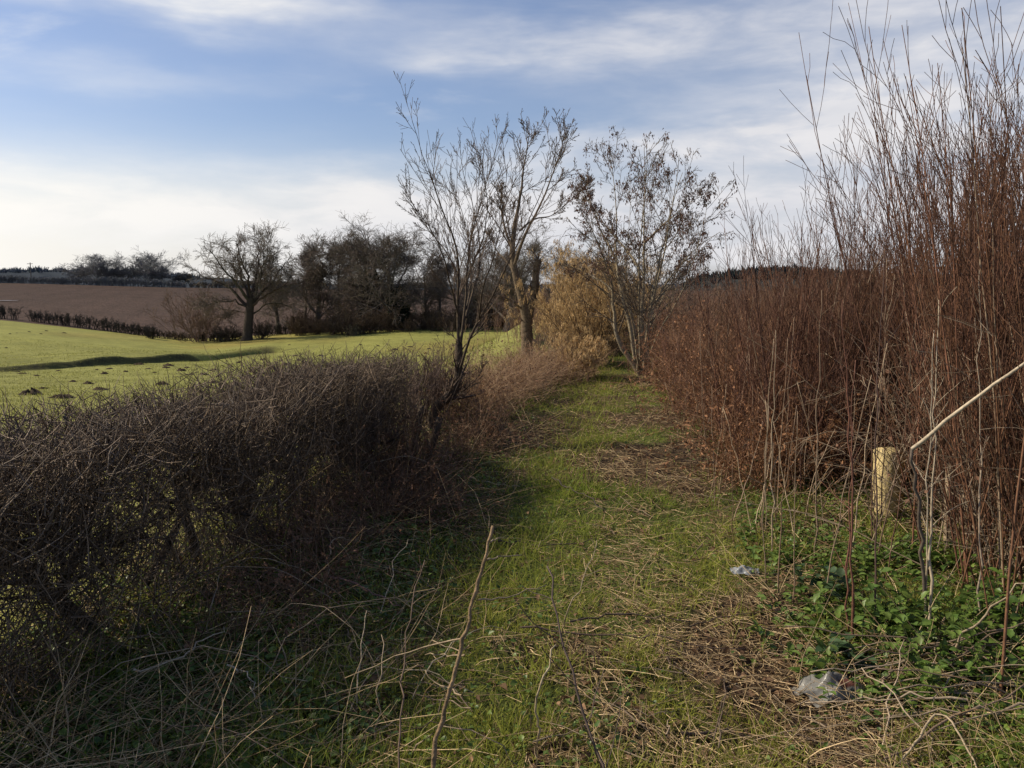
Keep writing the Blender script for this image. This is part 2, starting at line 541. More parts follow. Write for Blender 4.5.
# the old oak by the ditch, its main limbs laid out after the photograph
def oak():
    Y = 98
    base = at(247, 337, Y); base[2] = hz(base[0], base[1]) - .1
    t = thing('oak_tree', 'broad bare oak standing alone beside the ditch in the pasture', 'tree', base)
    a, c = MB(), MB()
    def w(px, py, dy=0):
        p = at(px, py, Y); p[1] += dy; return p
    P, Rr = limb([base, w(248, 325), w(250, 310), w(251, 298)], .60, .46, 8, .02)
    Rr[0, 0] *= 1.3
    a.tubes(P, Rr, np.array([GREY]) * .36, 9)
    L = [([(250, 312), (240, 296), (225, 285), (216, 281), (205, 276), (198, 272)], 0, .24),
         ([(250, 304), (243, 285), (237, 270), (236, 252), (233, 243)], 1.5, .24),
         ([(251, 300), (250, 280), (246, 262), (243, 244)], -2.5, .21),
         ([(251, 300), (255, 280), (256, 262), (252, 243)], 2, .25),
         ([(251, 302), (260, 285), (265, 268), (268, 250)], -1.5, .21),
         ([(252, 304), (264, 290), (276, 275), (283, 262)], 1, .21),
         ([(251, 306), (266, 295), (280, 290), (292, 282)], -2, .18),
         ([(249, 308), (236, 300), (222, 300), (212, 306)], -3, .14),
         ([(250, 316), (262, 306), (276, 302), (286, 308)], 2.5, .12),
         ([(250, 316), (238, 310), (226, 312), (218, 320)], 2.5, .12),
         ([(251, 302), (255, 283), (262, 258), (258, 244)], 4, .21),
         ([(250, 302), (240, 283), (226, 264), (222, 252)], -4, .20)]
    PS, RS = [], []
    for pts, dy, r in L:
        p, rr = limb([w(x, y, dy * i / (len(pts) - 1)) for i, (x, y) in enumerate(pts)], r, .05, 10, .10)
        PS.append(p); RS.append(rr)
    PS, RS = np.concatenate(PS), np.concatenate(RS)
    a.tubes(PS, RS, cvar(GREY, len(PS), .15) * .45, 6)
    B, RB = spawn(PS, RS, 14, .25, 1, 42, 15, .5, 6, .16, .02, .42, .022, .8, .4)
    c.tubes(B, RB, cvar(GREY, len(B), .2), 3)
    D, RD = spawn(B, RB, 8, .15, 1, 44, 16, .55, 4, .16, .0, .6, .015, .5, .3)
    c.tubes(D, RD, cvar(GREY, len(D), .25), 3)
    E, RE = spawn(D, RD, 6, .2, 1, 44, 18, .7, 3, .16, .0, .8, .012, .35, .2)
    c.tubes(E, RE, cvar(GREY, len(E), .3), 3)
    a.build('trunk', FARB, t, base); c.build('crown', FARB, t, base)


oak()
WG = 'bare trees of the copse behind the pasture'
place_tree(279, 331, 255, 106, 46, 'smaller bare tree tucked behind the right side of the old oak', GREY, nl=14, r=.28)
place_tree(304, 330, 244, 112, 38, 'slim pale tree at the left end of the copse', GREY, nl=13, r=.2, th=.12, ang=34)
place_tree(320, 331, 238, 108, 52, 'tall forked tree near the left end of the copse', GREY, nl=14, r=.28, th=.12, ang=36)
place_tree(340, 331, 237, 112, 54, 'upright bare tree between the forked tree and the ivy clad one', GREY, nl=14, r=.25, th=.12, ang=36)
place_tree(356, 331, 236, 106, 58, 'leaning bare tree left of the ivy clad trunk', DK, nl=15, r=.3, th=.12, lean=.08)
place_tree(371, 331, 231, 105, 62, 'bare tree with dark ivy wrapped round its trunk', DK, nl=16, r=.3, th=.12, ivy=.62)
place_tree(398, 331, 224, 102, 96, 'largest round crowned dark tree of the copse', DK, nl=26, r=.5, th=.12, dens=1.1, ivy=.42, ang=54)
place_tree(424, 331, 246, 110, 54, 'lower bare tree on the right shoulder of the largest copse tree', DK, nl=14, r=.25)
place_tree(441, 331, 258, 108, 44, 'small pale bare tree just left of the hedge maple stems', GREY, nl=14, r=.2)
place_tree(470, 331, 258, 104, 56, 'dark bare tree showing between the hedge maple stems', DK, nl=15, r=.3)
place_tree(508, 331, 229, 96, 92, 'wide dark tree behind the broken pollard', DK, nl=22, r=.5, th=.12, dens=1.0, ang=52)
place_tree(556, 331, 246, 100, 72, 'dark tree behind the right limb of the pollard', DK, nl=16, r=.35)

SG = 'dark understorey shrubs along the foot of the copse'
usrc = []
for k in range(4):
    t = thing('understorey_shrub', 'low dark leafless shrub at the foot of the copse', 'shrub', (0, 0, 0), SG)
    m, tw = far_shrub_mesh(3.2, 4.2, (.115, .082, .058), 46, .012)
    m.build('stem', FARB, t); tw.build('twigs', FARB, t)
    usrc.append(t)
spots = [(px + rng.uniform(-4, 4), 96 + rng.uniform(0, 16)) for px in np.linspace(296, 600, 40)]
for i, (px, Y) in enumerate(spots):
    p = at(px, 330, Y); p[2] = hz(p[0], p[1]) - .1
    s = rng.uniform(.6, 1.35)
    if i < 4:
        o = usrc[i]; o.location = tuple(p); o.scale = (s, s, s)
    else:
        dup(usrc[i % 4], p, rng.uniform(0, 6.28), (s, s, s * rng.uniform(.8, 1.1)))

# pale willow scrub in front of the ploughed field, left of the oak
def scrub(px, basey, topy, Y, wpx, label, col, n=46, cat='shrub', name='bare_shrub', group=None, tr_=.014):
    p = at(px, basey, Y); p[2] = hz(p[0], p[1])
    h = at(px, topy, Y)[2] - p[2]
    t = thing(name, label, cat, p, group)
    m, tw = far_shrub_mesh(h, wpx / F * Y, col, n, tr_)
    m.build('stem', FARB, t); tw.build('twigs', FARB, t)
    return t


scrub(196, 343, 288, 100, 62, 'tall pale brown willow scrub left of the oak', (.17, .115, .085), 44)
scrub(228, 338, 322, 99, 34, 'low dark shrub at the left foot of the oak', (.06, .05, .04), 40)
scrub(262, 334, 318, 99, 26, 'brown shrub hugging the right foot of the oak', (.07, .056, .046), 34)
scrub(152, 338, 324, 100, 12, 'small leaning dark shrub at the end of the field hedge', (.05, .045, .04), 26)
scrub(352, 333, 324, 95, 16, 'small pale shrub in front of the copse', (.17, .14, .09), 26)

# field hedges
def field_hedge(pts, label, h, col, w=1.2, dens=14, gap=0, name='field_hedge', twr=.02):
    A = np.array([p for p in pts], float)
    d = np.concatenate([[0], np.cumsum(np.linalg.norm(np.diff(A[:, :2], axis=0), axis=1))])
    n = int(d[-1] * dens)
    s = rng.uniform(0, d[-1], n)
    if gap:
        s = s[np.sin(s * 1.1) + rng.normal(size=n) * .5 > -gap]
        n = len(s)
    X = np.interp(s, d, A[:, 0]); Yv = np.interp(s, d, A[:, 1])
    hh = np.interp(s, d, A[:, 2]) * h if A.shape[1] > 2 else np.full(n, h)
    X = X + rng.normal(size=n) * w * .12; Yv = Yv + rng.normal(size=n) * w * .12
    S = np.stack([X, Yv, H(X, Yv) - .1], 1)
    o = np.array([A[0, 0], A[0, 1], hz(A[0, 0], A[0, 1])])
    t = thing(name, label, 'hedge', o)
    m, tw = MB(), MB()
    P = grow(S, rng.normal(size=(n, 3)) * .28 + np.array([0, 0, 1]), hh * rng.uniform(.75, 1.05, n), 5, .1, .05)
    Rr = taper(np.full(n, twr * 1.8), np.full(n, twr), 5)
    m.tubes(P, Rr, cvar(col, n, .2), 3)
    B, RB = spawn(P, Rr, 8, .3, 1, 45, 18, .42, 3, .2, .03, .8, twr * .8)
    tw.tubes(B, RB, cvar(col, len(B), .25), 3)
    D, RD = spawn(B, RB, 2, .2, 1, 45, 18, .7, 3, .2, .03, .8, twr * .7)
    tw.tubes(D, RD, cvar(col, len(D), .25), 3)
    m.build('stems', FARB, t, o); tw.build('twigs', FARB, t, o)
    return t


def gl(px, Y, h=1):
    p = at(px, 300, Y); return (p[0], p[1], h)


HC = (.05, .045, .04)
field_hedge([gl(-40, 109), gl(17, 109)], 'short dark hedge with a gap under it at the left edge of the pasture', 1.9, HC, dens=12, gap=1.2)
field_hedge([gl(29, 109, .9), gl(60, 108), gl(100, 107), gl(146, 104, .8)], 'dark clipped hedge between the pasture and the ploughed field', 1.75, HC, dens=12, gap=1.3)
field_hedge([gl(146, 104, 1), gl(175, 102, 1), gl(215, 101, 1.1), gl(240, 100, 1)], 'scruffy low bank hedge running from the field hedge to the oak', 1.1, (.055, .045, .036), w=2.5, dens=14)
field_hedge([gl(262, 104), gl(300, 106), gl(345, 105)], 'low dark hedge between the oak and the copse', 1.5, HC, dens=14)
field_hedge([gl(-90, 246), gl(0, 246, 1.05), gl(70, 247, 1.0), gl(110, 247, 1.2), gl(150, 247, 1.1), gl(186, 248, .8)], 'dark hedge along the skyline above the ploughed field', 2.3, (.17, .175, .18), dens=12, twr=.035)  # pale grey twigs: distance haze mixed into their colour
field_hedge([gl(190, 249, .7), gl(240, 249, 1), gl(330, 250, 1.2)], 'thin skyline hedge behind the oak', 2.4, (.085, .08, .075), dens=9, twr=.045)

FG = (.22, .22, .222)  # skyline tree bark, paled to paint in the haze of distance
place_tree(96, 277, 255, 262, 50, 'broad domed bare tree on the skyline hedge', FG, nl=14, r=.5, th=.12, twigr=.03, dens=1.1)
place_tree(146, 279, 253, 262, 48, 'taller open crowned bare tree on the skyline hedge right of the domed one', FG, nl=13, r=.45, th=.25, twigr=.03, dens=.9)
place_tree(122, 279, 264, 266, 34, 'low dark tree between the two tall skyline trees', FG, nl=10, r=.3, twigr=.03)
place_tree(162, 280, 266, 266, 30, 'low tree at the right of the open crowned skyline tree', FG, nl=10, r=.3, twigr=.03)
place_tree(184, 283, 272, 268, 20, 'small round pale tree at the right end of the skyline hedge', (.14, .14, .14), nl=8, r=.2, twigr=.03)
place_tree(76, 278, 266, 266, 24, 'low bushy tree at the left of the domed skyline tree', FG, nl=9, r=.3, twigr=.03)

# telegraph pole on the skyline
p = at(31, 276, 262); p[2] = hz(p[0], p[1])
t = thing('telegraph_pole', 'thin telegraph pole with a crossarm on the skyline', 'pole', p)
top = at(31, 262.5, 262)[2] - p[2]
b = MB(); b.tubes(np.array([[[0, 0, -1], [0, 0, top * .5], [0, 0, top]]]), np.array([[.17, .15, .12]]), np.array([.12, .11, .1]), 8, True); b.build('pole', FARB, t)
b = MB(); b.tubes(np.array([[[-.9, -.16, top - .4], [0, -.16, top - .4], [.9, -.16, top - .4]]]), np.array([[.08, .08, .08]]), np.array([.12, .11, .1]), 4); b.build('crossarm', FARB, t)

# pale streak of standing water in the ploughed field
p = at(5, 301, 150)
b = MB(); n = 24; a = np.linspace(0, 2 * PI, n, endpoint=False)
q = np.stack([p[0] + 1.9 * np.cos(a) * (1 + .2 * np.sin(3 * a)), p[1] + 1.4 * np.sin(a) * (1 + .2 * np.cos(2 * a)), 0 * a], 1)
q[:, 2] = H(q[:, 0], q[:, 1]).mean() + .2
b.add(np.concatenate([q, [[p[0], p[1], q[0, 2] + .02]]]), [.5, .51, .52], None, [[i, (i + 1) % n, n] for i in range(n)])
tag(b.build('puddle', PLAST), 'pale puddle of standing water in the ploughed field', 'puddle', None, 'structure')

# molehills
MG = 'molehills scattered over the pasture'
msrc = []
for k in range(5):
    b = MB(); n, rgs = 20, 6
    V = []
    for j in range(rgs):
        f = j / (rgs - 1); rad = .25 * (1 - f ** 1.3 * .92)
        for i in range(n):
            a_ = 2 * PI * i / n
            rr = rad * (1 + .35 * (float(fbm(math.cos(a_) * 2 + k * 7, math.sin(a_) * 2 + j, 1.3, k)) - .5))
            V.append([rr * math.cos(a_), rr * math.sin(a_), -.05 + .15 * math.sin(f * 1.57) * (1 + .22 * rng.normal())])
    i0 = np.arange(rgs * n).reshape(rgs, n); i1 = np.roll(i0, -1, 1)
    Q = np.stack([i0[:-1], i1[:-1], i1[1:], i0[1:]], -1).reshape(-1, 4)
    b.add(V, [.06, .043, .028], Q)
    o = tag(b.build('molehill', SOIL), 'small dark molehill on the green pasture', 'molehill', MG)
    msrc.append(o)
mp = [(350, 381), (300, 378), (283, 381), (212, 383), (225, 386), (235, 385), (140, 398), (330, 372), (205, 375), (45, 389), (130, 366), (110, 369), (170, 366), (150, 369),
      (140, 365), (95, 370), (20, 374), (15, 372), (60, 371), (165, 368), (185, 368), (75, 382), (90, 384), (230, 367), (250, 372), (270, 366), (320, 366), (345, 362), (378, 368),
      (395, 360), (372, 358), (300, 360), (285, 365), (265, 360), (310, 369), (335, 377), (250, 378), (380, 346), (360, 345), (395, 350), (410, 347), (15, 333), (40, 334), (28, 332), (45, 331), (8, 334), (62, 333),
      (5, 348), (180, 371), (105, 374), (320, 356), (295, 356), (405, 362), (290, 345), (330, 350), (420, 356), (430, 349), (155, 373), (125, 372), (35, 376), (240, 363), (215, 370), (30, 395), (60, 398), (100, 390), (160, 385), (190, 390)]
for i, (a, c) in enumerate(mp):
    q = gp(a + rng.uniform(-2, 2), c)
    if q[1] < 13: continue
    s = rng.uniform(.4, 1.25)
    sc = (s * rng.uniform(.9, 1.6), s * 1.1, s * rng.uniform(.6, 1.0))
    if i < 5:
        msrc[i].location = tuple(q); msrc[i].scale = sc
    else:
        dup(msrc[i % 5], q, rng.uniform(0, 6.28), sc)

# ------------------------------------------------------------------ the clipped hedge on the left
def side_of(y, off):
    """point beside the hedge line"""
    return hedge_x(y) + off


def left_hedge():
    o = np.array([hedge_x(4.0), 4.0, 0.])
    t = thing('hawthorn_hedge', 'dense clipped dark hawthorn hedge along the left of the path', 'hedge', o)
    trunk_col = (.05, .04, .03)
    ys = np.arange(.6, 7.6, .42)
    PS, RS = [], []
    for y in ys:
        k = 2 if rng.random() < .5 else 1
        for j in range(k):
            x = hedge_x(y) + rng.normal() * .08
            yy = y + rng.normal() * .1
            S = np.array([[x, yy, hz(x, yy) - .08]])
            P = grow(S, np.array([[rng.normal() * .35, rng.normal() * .45, 1]]), np.array([rng.uniform(.75, 1.0)]), 9, .2, .1)
            Rr = taper([rng.uniform(.022, .045)], [.009], 9); Rr[:, 0] *= 1.4
            b = MB(); b.tubes(P, Rr, np.array(trunk_col), 7)
            b.build('trunk', BARK, t, o)
            PS.append(P); RS.append(Rr)
    PS, RS = np.concatenate(PS), np.concatenate(RS)
    lo, tw = MB(), MB()
    A, RA = spawn(PS, RS, 14, .28, 1, 52, 16, .75, 7, .2, .06, .55, .004)
    top = lambda y: 1.09 - .035 * np.clip(y - 3, 0, 4.5) + .10 * np.exp(-((y - 6.1) / .7) ** 2) + .24 * (fbm(y, y * 0, 1.7, 12, 2) - .5)
    def clip(P, Rr, jit):
        tip = P[:, -1]
        lim = top(tip[:, 1]) + H(tip[:, 0], tip[:, 1]) * 0 + jit * rng.normal(size=len(P)) + .08 * (vnoise(tip[:, 0], tip[:, 1], 3.0, 4) - .5)
        w = np.abs(tip[:, 0] - hedge_x(tip[:, 1]))
        ok = (tip[:, 2] < lim) & (w < .52 + .10 * rng.normal(size=len(P))) & (tip[:, 2] > .04)
        return P[ok], Rr[ok]
    A, RA = clip(A, RA, .04)
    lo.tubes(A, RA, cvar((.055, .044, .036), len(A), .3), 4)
    B, RB = spawn(A, RA, 14, .1, 1, 50, 18, .55, 5, .2, .05, .6, .002)
    B, RB = clip(B, RB, .04)
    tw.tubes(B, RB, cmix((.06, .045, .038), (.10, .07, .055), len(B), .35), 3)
    D, RD = spawn(B, RB, 5, .1, 1, 48, 18, .55, 4, .22, .06, .75, .0014)
    D, RD = clip(D, RD, .05)
    tw.tubes(D, RD, cmix((.08, .056, .042), (.17, .115, .08), len(D), .35), 3)
    # dense outer shell of clipped shoots
    n = 56000
    y = rng.uniform(.8, 7.0, n)
    side = rng.choice([-1, 0, 1], n, p=[.2, .34, .46])
    x = np.where(side == 0, rng.uniform(-.42, .42, n), side * rng.uniform(.15, .50, n))
    z = np.where(side == 0, top(y) * rng.uniform(.66, .97, n), .03 + top(y) * rng.uniform(.0, .95, n) ** .9)
    keep = rng.random(n) < (.62 + .38 * sst((z - .25) / .4)) * (.40 + .9 * vnoise(y, z, 2.2, 3))
    x, y, z, side = x[keep], y[keep], z[keep], side[keep]; n = len(x)
    S = np.stack([hedge_x(y) + x, y, z], 1)
    Dd = rng.normal(size=(n, 3)) * .75 + np.stack([side * .35, 0 * x, np.where(side == 0, 1.1, .6)], 1)
    P = grow(S, Dd, .06 + rng.gamma(2, .075, n), 5, .13, .08)
    P, Rr = clip(P, taper(rng.uniform(.0014, .0040, n), np.full(n, .0011), 5), .06)
    tw.tubes(P, Rr, cmix((.065, .046, .034), (.25, .18, .12), len(P), .45), 3)
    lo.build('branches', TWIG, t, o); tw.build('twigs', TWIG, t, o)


left_hedge()


def gap_hedge():
    o = np.array([hedge_x(8.3), 8.3, 0.])
    t = thing('hedge_regrowth', 'thin see-through hedge of reddish upright shoots left of the maple trunk', 'hedge', o)
    n = 150
    y = rng.uniform(7.3, 9.6, n)
    x = hedge_x(y) + rng.normal(size=n) * .14
    S = np.stack([x, y, H(x, y) - .04], 1)
    P = grow(S, rng.normal(size=(n, 3)) * .22 + np.array([0, 0, 1]), rng.uniform(.5, .92, n), 6, .1, .05)
    Rr = taper(rng.uniform(.004, .011, n), np.full(n, .002), 6)
    a, b = MB(), MB()
    a.tubes(P, Rr, cmix((.08, .055, .04), (.14, .09, .065), n), 4)
    B, RB = spawn(P, Rr, 9, .3, 1, 36, 14, .4, 4, .16, .06, .6, .0018)
    b.tubes(B, RB, cmix((.09, .06, .048), (.17, .11, .085), len(B)), 3)
    D, RD = spawn(B, RB, 3, .2, 1, 40, 14, .5, 3, .16, .06, .7, .0015)
    b.tubes(D, RD, cmix((.09, .06, .048), (.2, .125, .09), len(D)), 3)
    a.build('stems', TWIG, t, o); b.build('twigs', TWIG, t, o)


gap_hedge()

# weathered stakes in the gap
for px, by, hgt, rr, lean, lab in [(411, 452, .42, .032, .08, 'short weathered stake left of the maple trunk'), (392, 452, .36, .028, -.06, 'leaning grey stake among the thin shoots'),
                                   (424, 462, .40, .04, .22, 'dark broken stump stake leaning on the maple trunk')]:
    q = gp(px, by)
    P = grow(np.array([[0, 0, -.1]]), np.array([[lean, rng.normal() * .1, 1]]), np.array([hgt + .1]), 6, .04, 0)
    b = MB(); Rr = taper([rr], [rr * .8], 6); b.tubes(P, Rr, np.array([.075, .055, .04]), 8, True)
    o = tag(b.build('hedge_stake', BARK), lab, 'stake'); o.location = tuple(q)

# ------------------------------------------------------------------ the hedge maple
def stem_tree(name, label, cat, base, stems, col, spec, leafer=None, sides=7, mat=BARK, wob=.012):
    """stems: list of (points, r0, r1); spec: list of spawn levels"""
    t = thing(name, label, cat, base)
    for pts, r0, r1 in stems:
        P, Rr = limb(pts, r0, r1, 22 if r0 > .045 else 16, wob, 1 if r0 > .045 else 2)
        b = MB(); b.tubes(P, Rr, np.array(col), sides)
        st = b.build('trunk' if r0 > .045 else 'stem', mat, t, base)
        Q, RQ = P, Rr
        m = MB()
        last = None
        for (n, t0, t1, ang, asd, lf, K, wig, up, rf, rtip, c0, c1) in spec:
            Q, RQ = spawn(Q, RQ, n, t0, t1, ang, asd, lf, K, wig, up, rf, rtip)
            m.tubes(Q, RQ, cmix(c0, c1, len(Q), .25), 3 if RQ.max() < .006 else 4)
            last = (Q, RQ)
        m.build('twigs', TWIG, st, base)
        if leafer: leafer(st, Q, base)
    return t


Ym = 9.1
mb = gp(432, 432); Ym = mb[1]
def m_(px, py, dy=0):
    p = at(px, py, Ym); p[1] += dy; return p
base = mb.copy(); base[2] -= .08
k1 = m_(434, 404); k2 = m_(450, 393, .02); k3 = m_(462, 374, .03); fk = m_(463, 345, .04)
MC = (.085, .062, .042)
mst = [([base, k1, k2, k3, fk, m_(463, 330, .04)], .076, .046),
       ([m_(463, 350, .04), m_(462, 320, .05), m_(461, 300, .05), m_(463, 255, .02), m_(464, 222, 0), m_(452, 190, -.1), m_(440, 160, -.2), m_(427, 120, -.3), m_(414, 78, -.4)], 0.0224, .0025),
       ([fk, m_(467, 318, .1), m_(470, 290, .18), m_(471, 255, .25), m_(473, 215, .3), m_(480, 185, .4), m_(490, 150, .5), m_(500, 115, .55), m_(510, 72, .6)], 0.0200, .0025),
       ([k3, m_(470, 340, -.1), m_(478, 318, -.2), m_(494, 290, -.3), m_(511, 262, -.35), m_(520, 235, -.4), m_(538, 205, -.5), m_(553, 170, -.55), m_(568, 140, -.6), m_(574, 112, -.6)], 0.0192, .0025),
       ([m_(470, 300, .18), m_(478, 270, .4), m_(487, 235, .6), m_(484, 200, .7), m_(478, 165, .8), m_(462, 120, .9), m_(458, 86, 1)], 0.0160, .0025),
       ([m_(463, 300, .05), m_(455, 262, -.2), m_(450, 230, -.4), m_(437, 200, -.5), m_(421, 180, -.6), m_(410, 160, -.7)], 0.0144, .0025),
       ([m_(463, 250, .02), m_(448, 222, .1), m_(431, 202, .2), m_(420, 190, .25), m_(410, 172, .3)], 0.0104, .0025),
       ([m_(470, 262, .25), m_(478, 235, .1), m_(492, 210, 0), m_(498, 180, -.1), m_(497, 150, -.2), m_(488, 110, -.2)], 0.0128, .0025),
       ([m_(488, 300, -.3), m_(492, 270, -.6), m_(503, 240, -.7), m_(513, 205, -.8), m_(517, 170, -.9), m_(521, 135, -.9)], 0.0128, .0025),
       ([m_(471, 290, .18), m_(476, 250, .5), m_(470, 200, .7), m_(462, 170, .8), m_(450, 140, .9), m_(432, 128, 1)], 0.0120, .0025),
       ([k2, m_(470, 383, -.1), m_(487, 365, -.2), m_(494, 352, -.25)], 0.0128, .0025),
       ([m_(463, 340, .04), m_(480, 322, .2), m_(497, 300, .3), m_(520, 288, .4)], 0.0080, .0025),
       ([m_(464, 330, .04), m_(452, 318, .1), m_(448, 308, .1), m_(444, 292, .1)], 0.0064, .0025)]
g1, g2 = (.075, .05, .036), (.14, .095, .065)
stem_tree('field_maple', 'bare multi stemmed maple growing from a bent trunk in the hedge line', 'tree', mb, mst, MC,
          [(20, .18, 1, 27, 8, .40, 8, .03, .045, .45, .0024, g1, g2), (6, .15, 1, 33, 10, .45, 5, .05, .06, .6, .0023, g1, g2), (2, .2, 1, 42, 12, .45, 3, .08, .05, .8, .0021, g1, g2)], wob=.004).scale = (.86, .92, .865)

# ------------------------------------------------------------------ the pollard behind
Yp = 17.5
def p_(px, py, dy=0):
    p = at(px, py, Yp); p[1] += dy; return p
pb = p_(528, 350); pb[2] = hz(pb[0], pb[1]) - .1
PC = (.135, .098, .064)
fk = p_(527, 320)
pst = [([pb, p_(527, 335), p_(527, 326), fk], .145, .125),
       ([fk, p_(524, 305), p_(519, 288), p_(515, 272), p_(512, 255), p_(514, 225, .2), p_(520, 200, .3), p_(524, 165, .3), p_(530, 130, .3)], .11, .008),
       ([fk, p_(531, 305), p_(535, 290), p_(536, 272), p_(538, 259)], .11, .07),
       ([p_(514, 268), p_(520, 245, -.2), p_(532, 222, -.3), p_(545, 195, -.4), p_(556, 165, -.5), p_(566, 130, -.5)], .04, .005),
       ([p_(513, 250), p_(505, 230, .2), p_(500, 205, .5), p_(502, 170, .5)], .035, .005),
       ([p_(516, 275), p_(508, 262, .3), p_(496, 250, .6), p_(488, 232, .9)], .03, .005),
       ([p_(520, 230, .2), p_(535, 215, .6), p_(552, 215, .8), p_(575, 195, .9), p_(590, 180, .9)], .025, .005),
       ([p_(525, 312), p_(512, 300, -.2), p_(498, 296, -.4), p_(485, 300, -.5)], .025, .005)]
stem_tree('pollarded_tree', 'old pollard with a forked scarred trunk and one snapped limb', 'tree', pb, pst, PC,
          [(16, .35, 1, 32, 10, .36, 7, .06, .06, .28, .005, g1, g2), (7, .15, 1, 38, 12, .5, 5, .07, .05, .55, .005, g1, g2), (3, .2, 1, 45, 12, .45, 3, .1, .04, .7, .0045, g1, g2)], wob=.004)

# ------------------------------------------------------------------ the ash hung with keys
ab = gp(640, 376); Ya = ab[1]
def a_(px, py, dy=0):
    p = at(px, py, Ya); p[1] += dy; return p
AC = (.29, .235, .155)
rt = lambda dx: np.array([ab[0] + dx / F * Ya, ab[1] + rng.normal() * .05, ab[2] - .08])
ast = [([rt(2), a_(634, 362), a_(624, 352), a_(617, 335), a_(615, 312), a_(614, 285, -.1), a_(606, 262, -.3), a_(596, 240, -.5), a_(586, 222, -.6), a_(576, 204, -.7)], .054, .004),
       ([rt(4), a_(642, 345), a_(642, 315), a_(644, 280), a_(645, 250, .1), a_(646, 215, .2), a_(648, 175, .3), a_(651, 150, .4)], .048, .004),
       ([rt(5), a_(643, 345), a_(650, 315), a_(660, 288), a_(676, 262, -.2), a_(688, 246, -.4), a_(700, 237, -.5), a_(708, 232, -.6)], .042, .004),
       ([rt(0), a_(634, 345), a_(630, 318), a_(623, 290, .2), a_(620, 255, .5), a_(624, 215, .7), a_(622, 165, .9), a_(618, 142, 1)], .045, .004),
       ([rt(6), a_(646, 335), a_(653, 300, .3), a_(664, 258, .6), a_(676, 218, .8), a_(686, 178, 1), a_(694, 160, 1.1)], .045, .004),
       ([rt(3), a_(644, 320, -.3), a_(651, 285, -.5), a_(657, 245, -.7), a_(663, 205, -.8), a_(667, 160, -.9)], .035, .004),
       ([rt(2), a_(637, 330, -.3), a_(634, 295, -.6), a_(632, 255, -.8), a_(636, 205, -1), a_(634, 155, -1.1)], .032, .004),
       ([a_(614, 290), a_(601, 277, .2), a_(588, 270, .4), a_(570, 262, .6)], .02, .003),
       ([a_(655, 300), a_(672, 285, .3), a_(688, 272, .5), a_(702, 266, .7)], .022, .003),
       ([a_(644, 275), a_(630, 245, .4), a_(612, 222, .7), a_(600, 195, 1), a_(585, 180, 1.2)], .025, .003),
       ([a_(646, 240, .1), a_(660, 222, -.4), a_(678, 205, -.8), a_(692, 194, -1.0)], .022, .003),
       ([rt(-2), a_(637, 352, -.2), a_(630, 330, -.5), a_(622, 300, -.8), a_(606, 265, -1.1), a_(592, 240, -1.3)], .026, .003),
       ([rt(7), a_(648, 350, .3), a_(656, 325, .6), a_(670, 300, .9), a_(690, 262, 1.2), a_(704, 240, 1.4)], .026, .003),
       ([rt(1), a_(640, 345, .4), a_(640, 320, .8), a_(634, 280, 1.1), a_(640, 230, 1.3), a_(644, 180, 1.4)], .028, .003),
       ([rt(6), a_(645, 350, -.4), a_(655, 320, -.8), a_(668, 290, -1.1), a_(678, 250, -1.4), a_(684, 210, -1.5)], .026, .003),
       ([a_(620, 255, .5), a_(607, 225, .8), a_(597, 190, 1), a_(596, 160, 1.1)], .02, .003)]


def keys(st, Q, base):
    tips = Q[:, -1]
    sel = (rng.random(len(tips)) < .17) & (tips[:, 2] > 1.7 + .5 * rng.random(len(tips)))
    tips = tips[sel]
    if not len(tips): return
    m = MB()
    k = 9
    B = np.repeat(tips, k, 0) + rng.normal(size=(len(tips) * k, 3)) * .024
    n = len(B)
    B[:, 2] -= rng.uniform(0, .07, n)
    D = rng.normal(size=(n, 3)) * .35 + np.array([0, 0, -1])
    m.leaves(B, D, rng.normal(size=(n, 3)), rng.uniform(.035, .06, n), rng.uniform(.006, .011, n), cmix((.09, .05, .036), (.20, .11, .08), n))
    o = m.build('seed_keys', DEADL, st, base)
    o['kind'] = 'stuff'


h1, h2 = (.09, .065, .045), (.19, .145, .095)
stem_tree('ash_tree', 'slender pale ash with many stems hung with brown seed keys', 'tree', ab, ast, AC,
          [(19, .25, 1, 40, 11, .33, 7, .06, .05, .4, .0034, h1, h2), (7, .15, 1, 40, 12, .46, 5, .08, .03, .6, .0028, h1, h2), (3, .3, 1, 42, 12, .5, 3, .1, .03, .8, .0026, h1, h2)], keys, wob=.008).scale = (1.05, 1.05, .985)

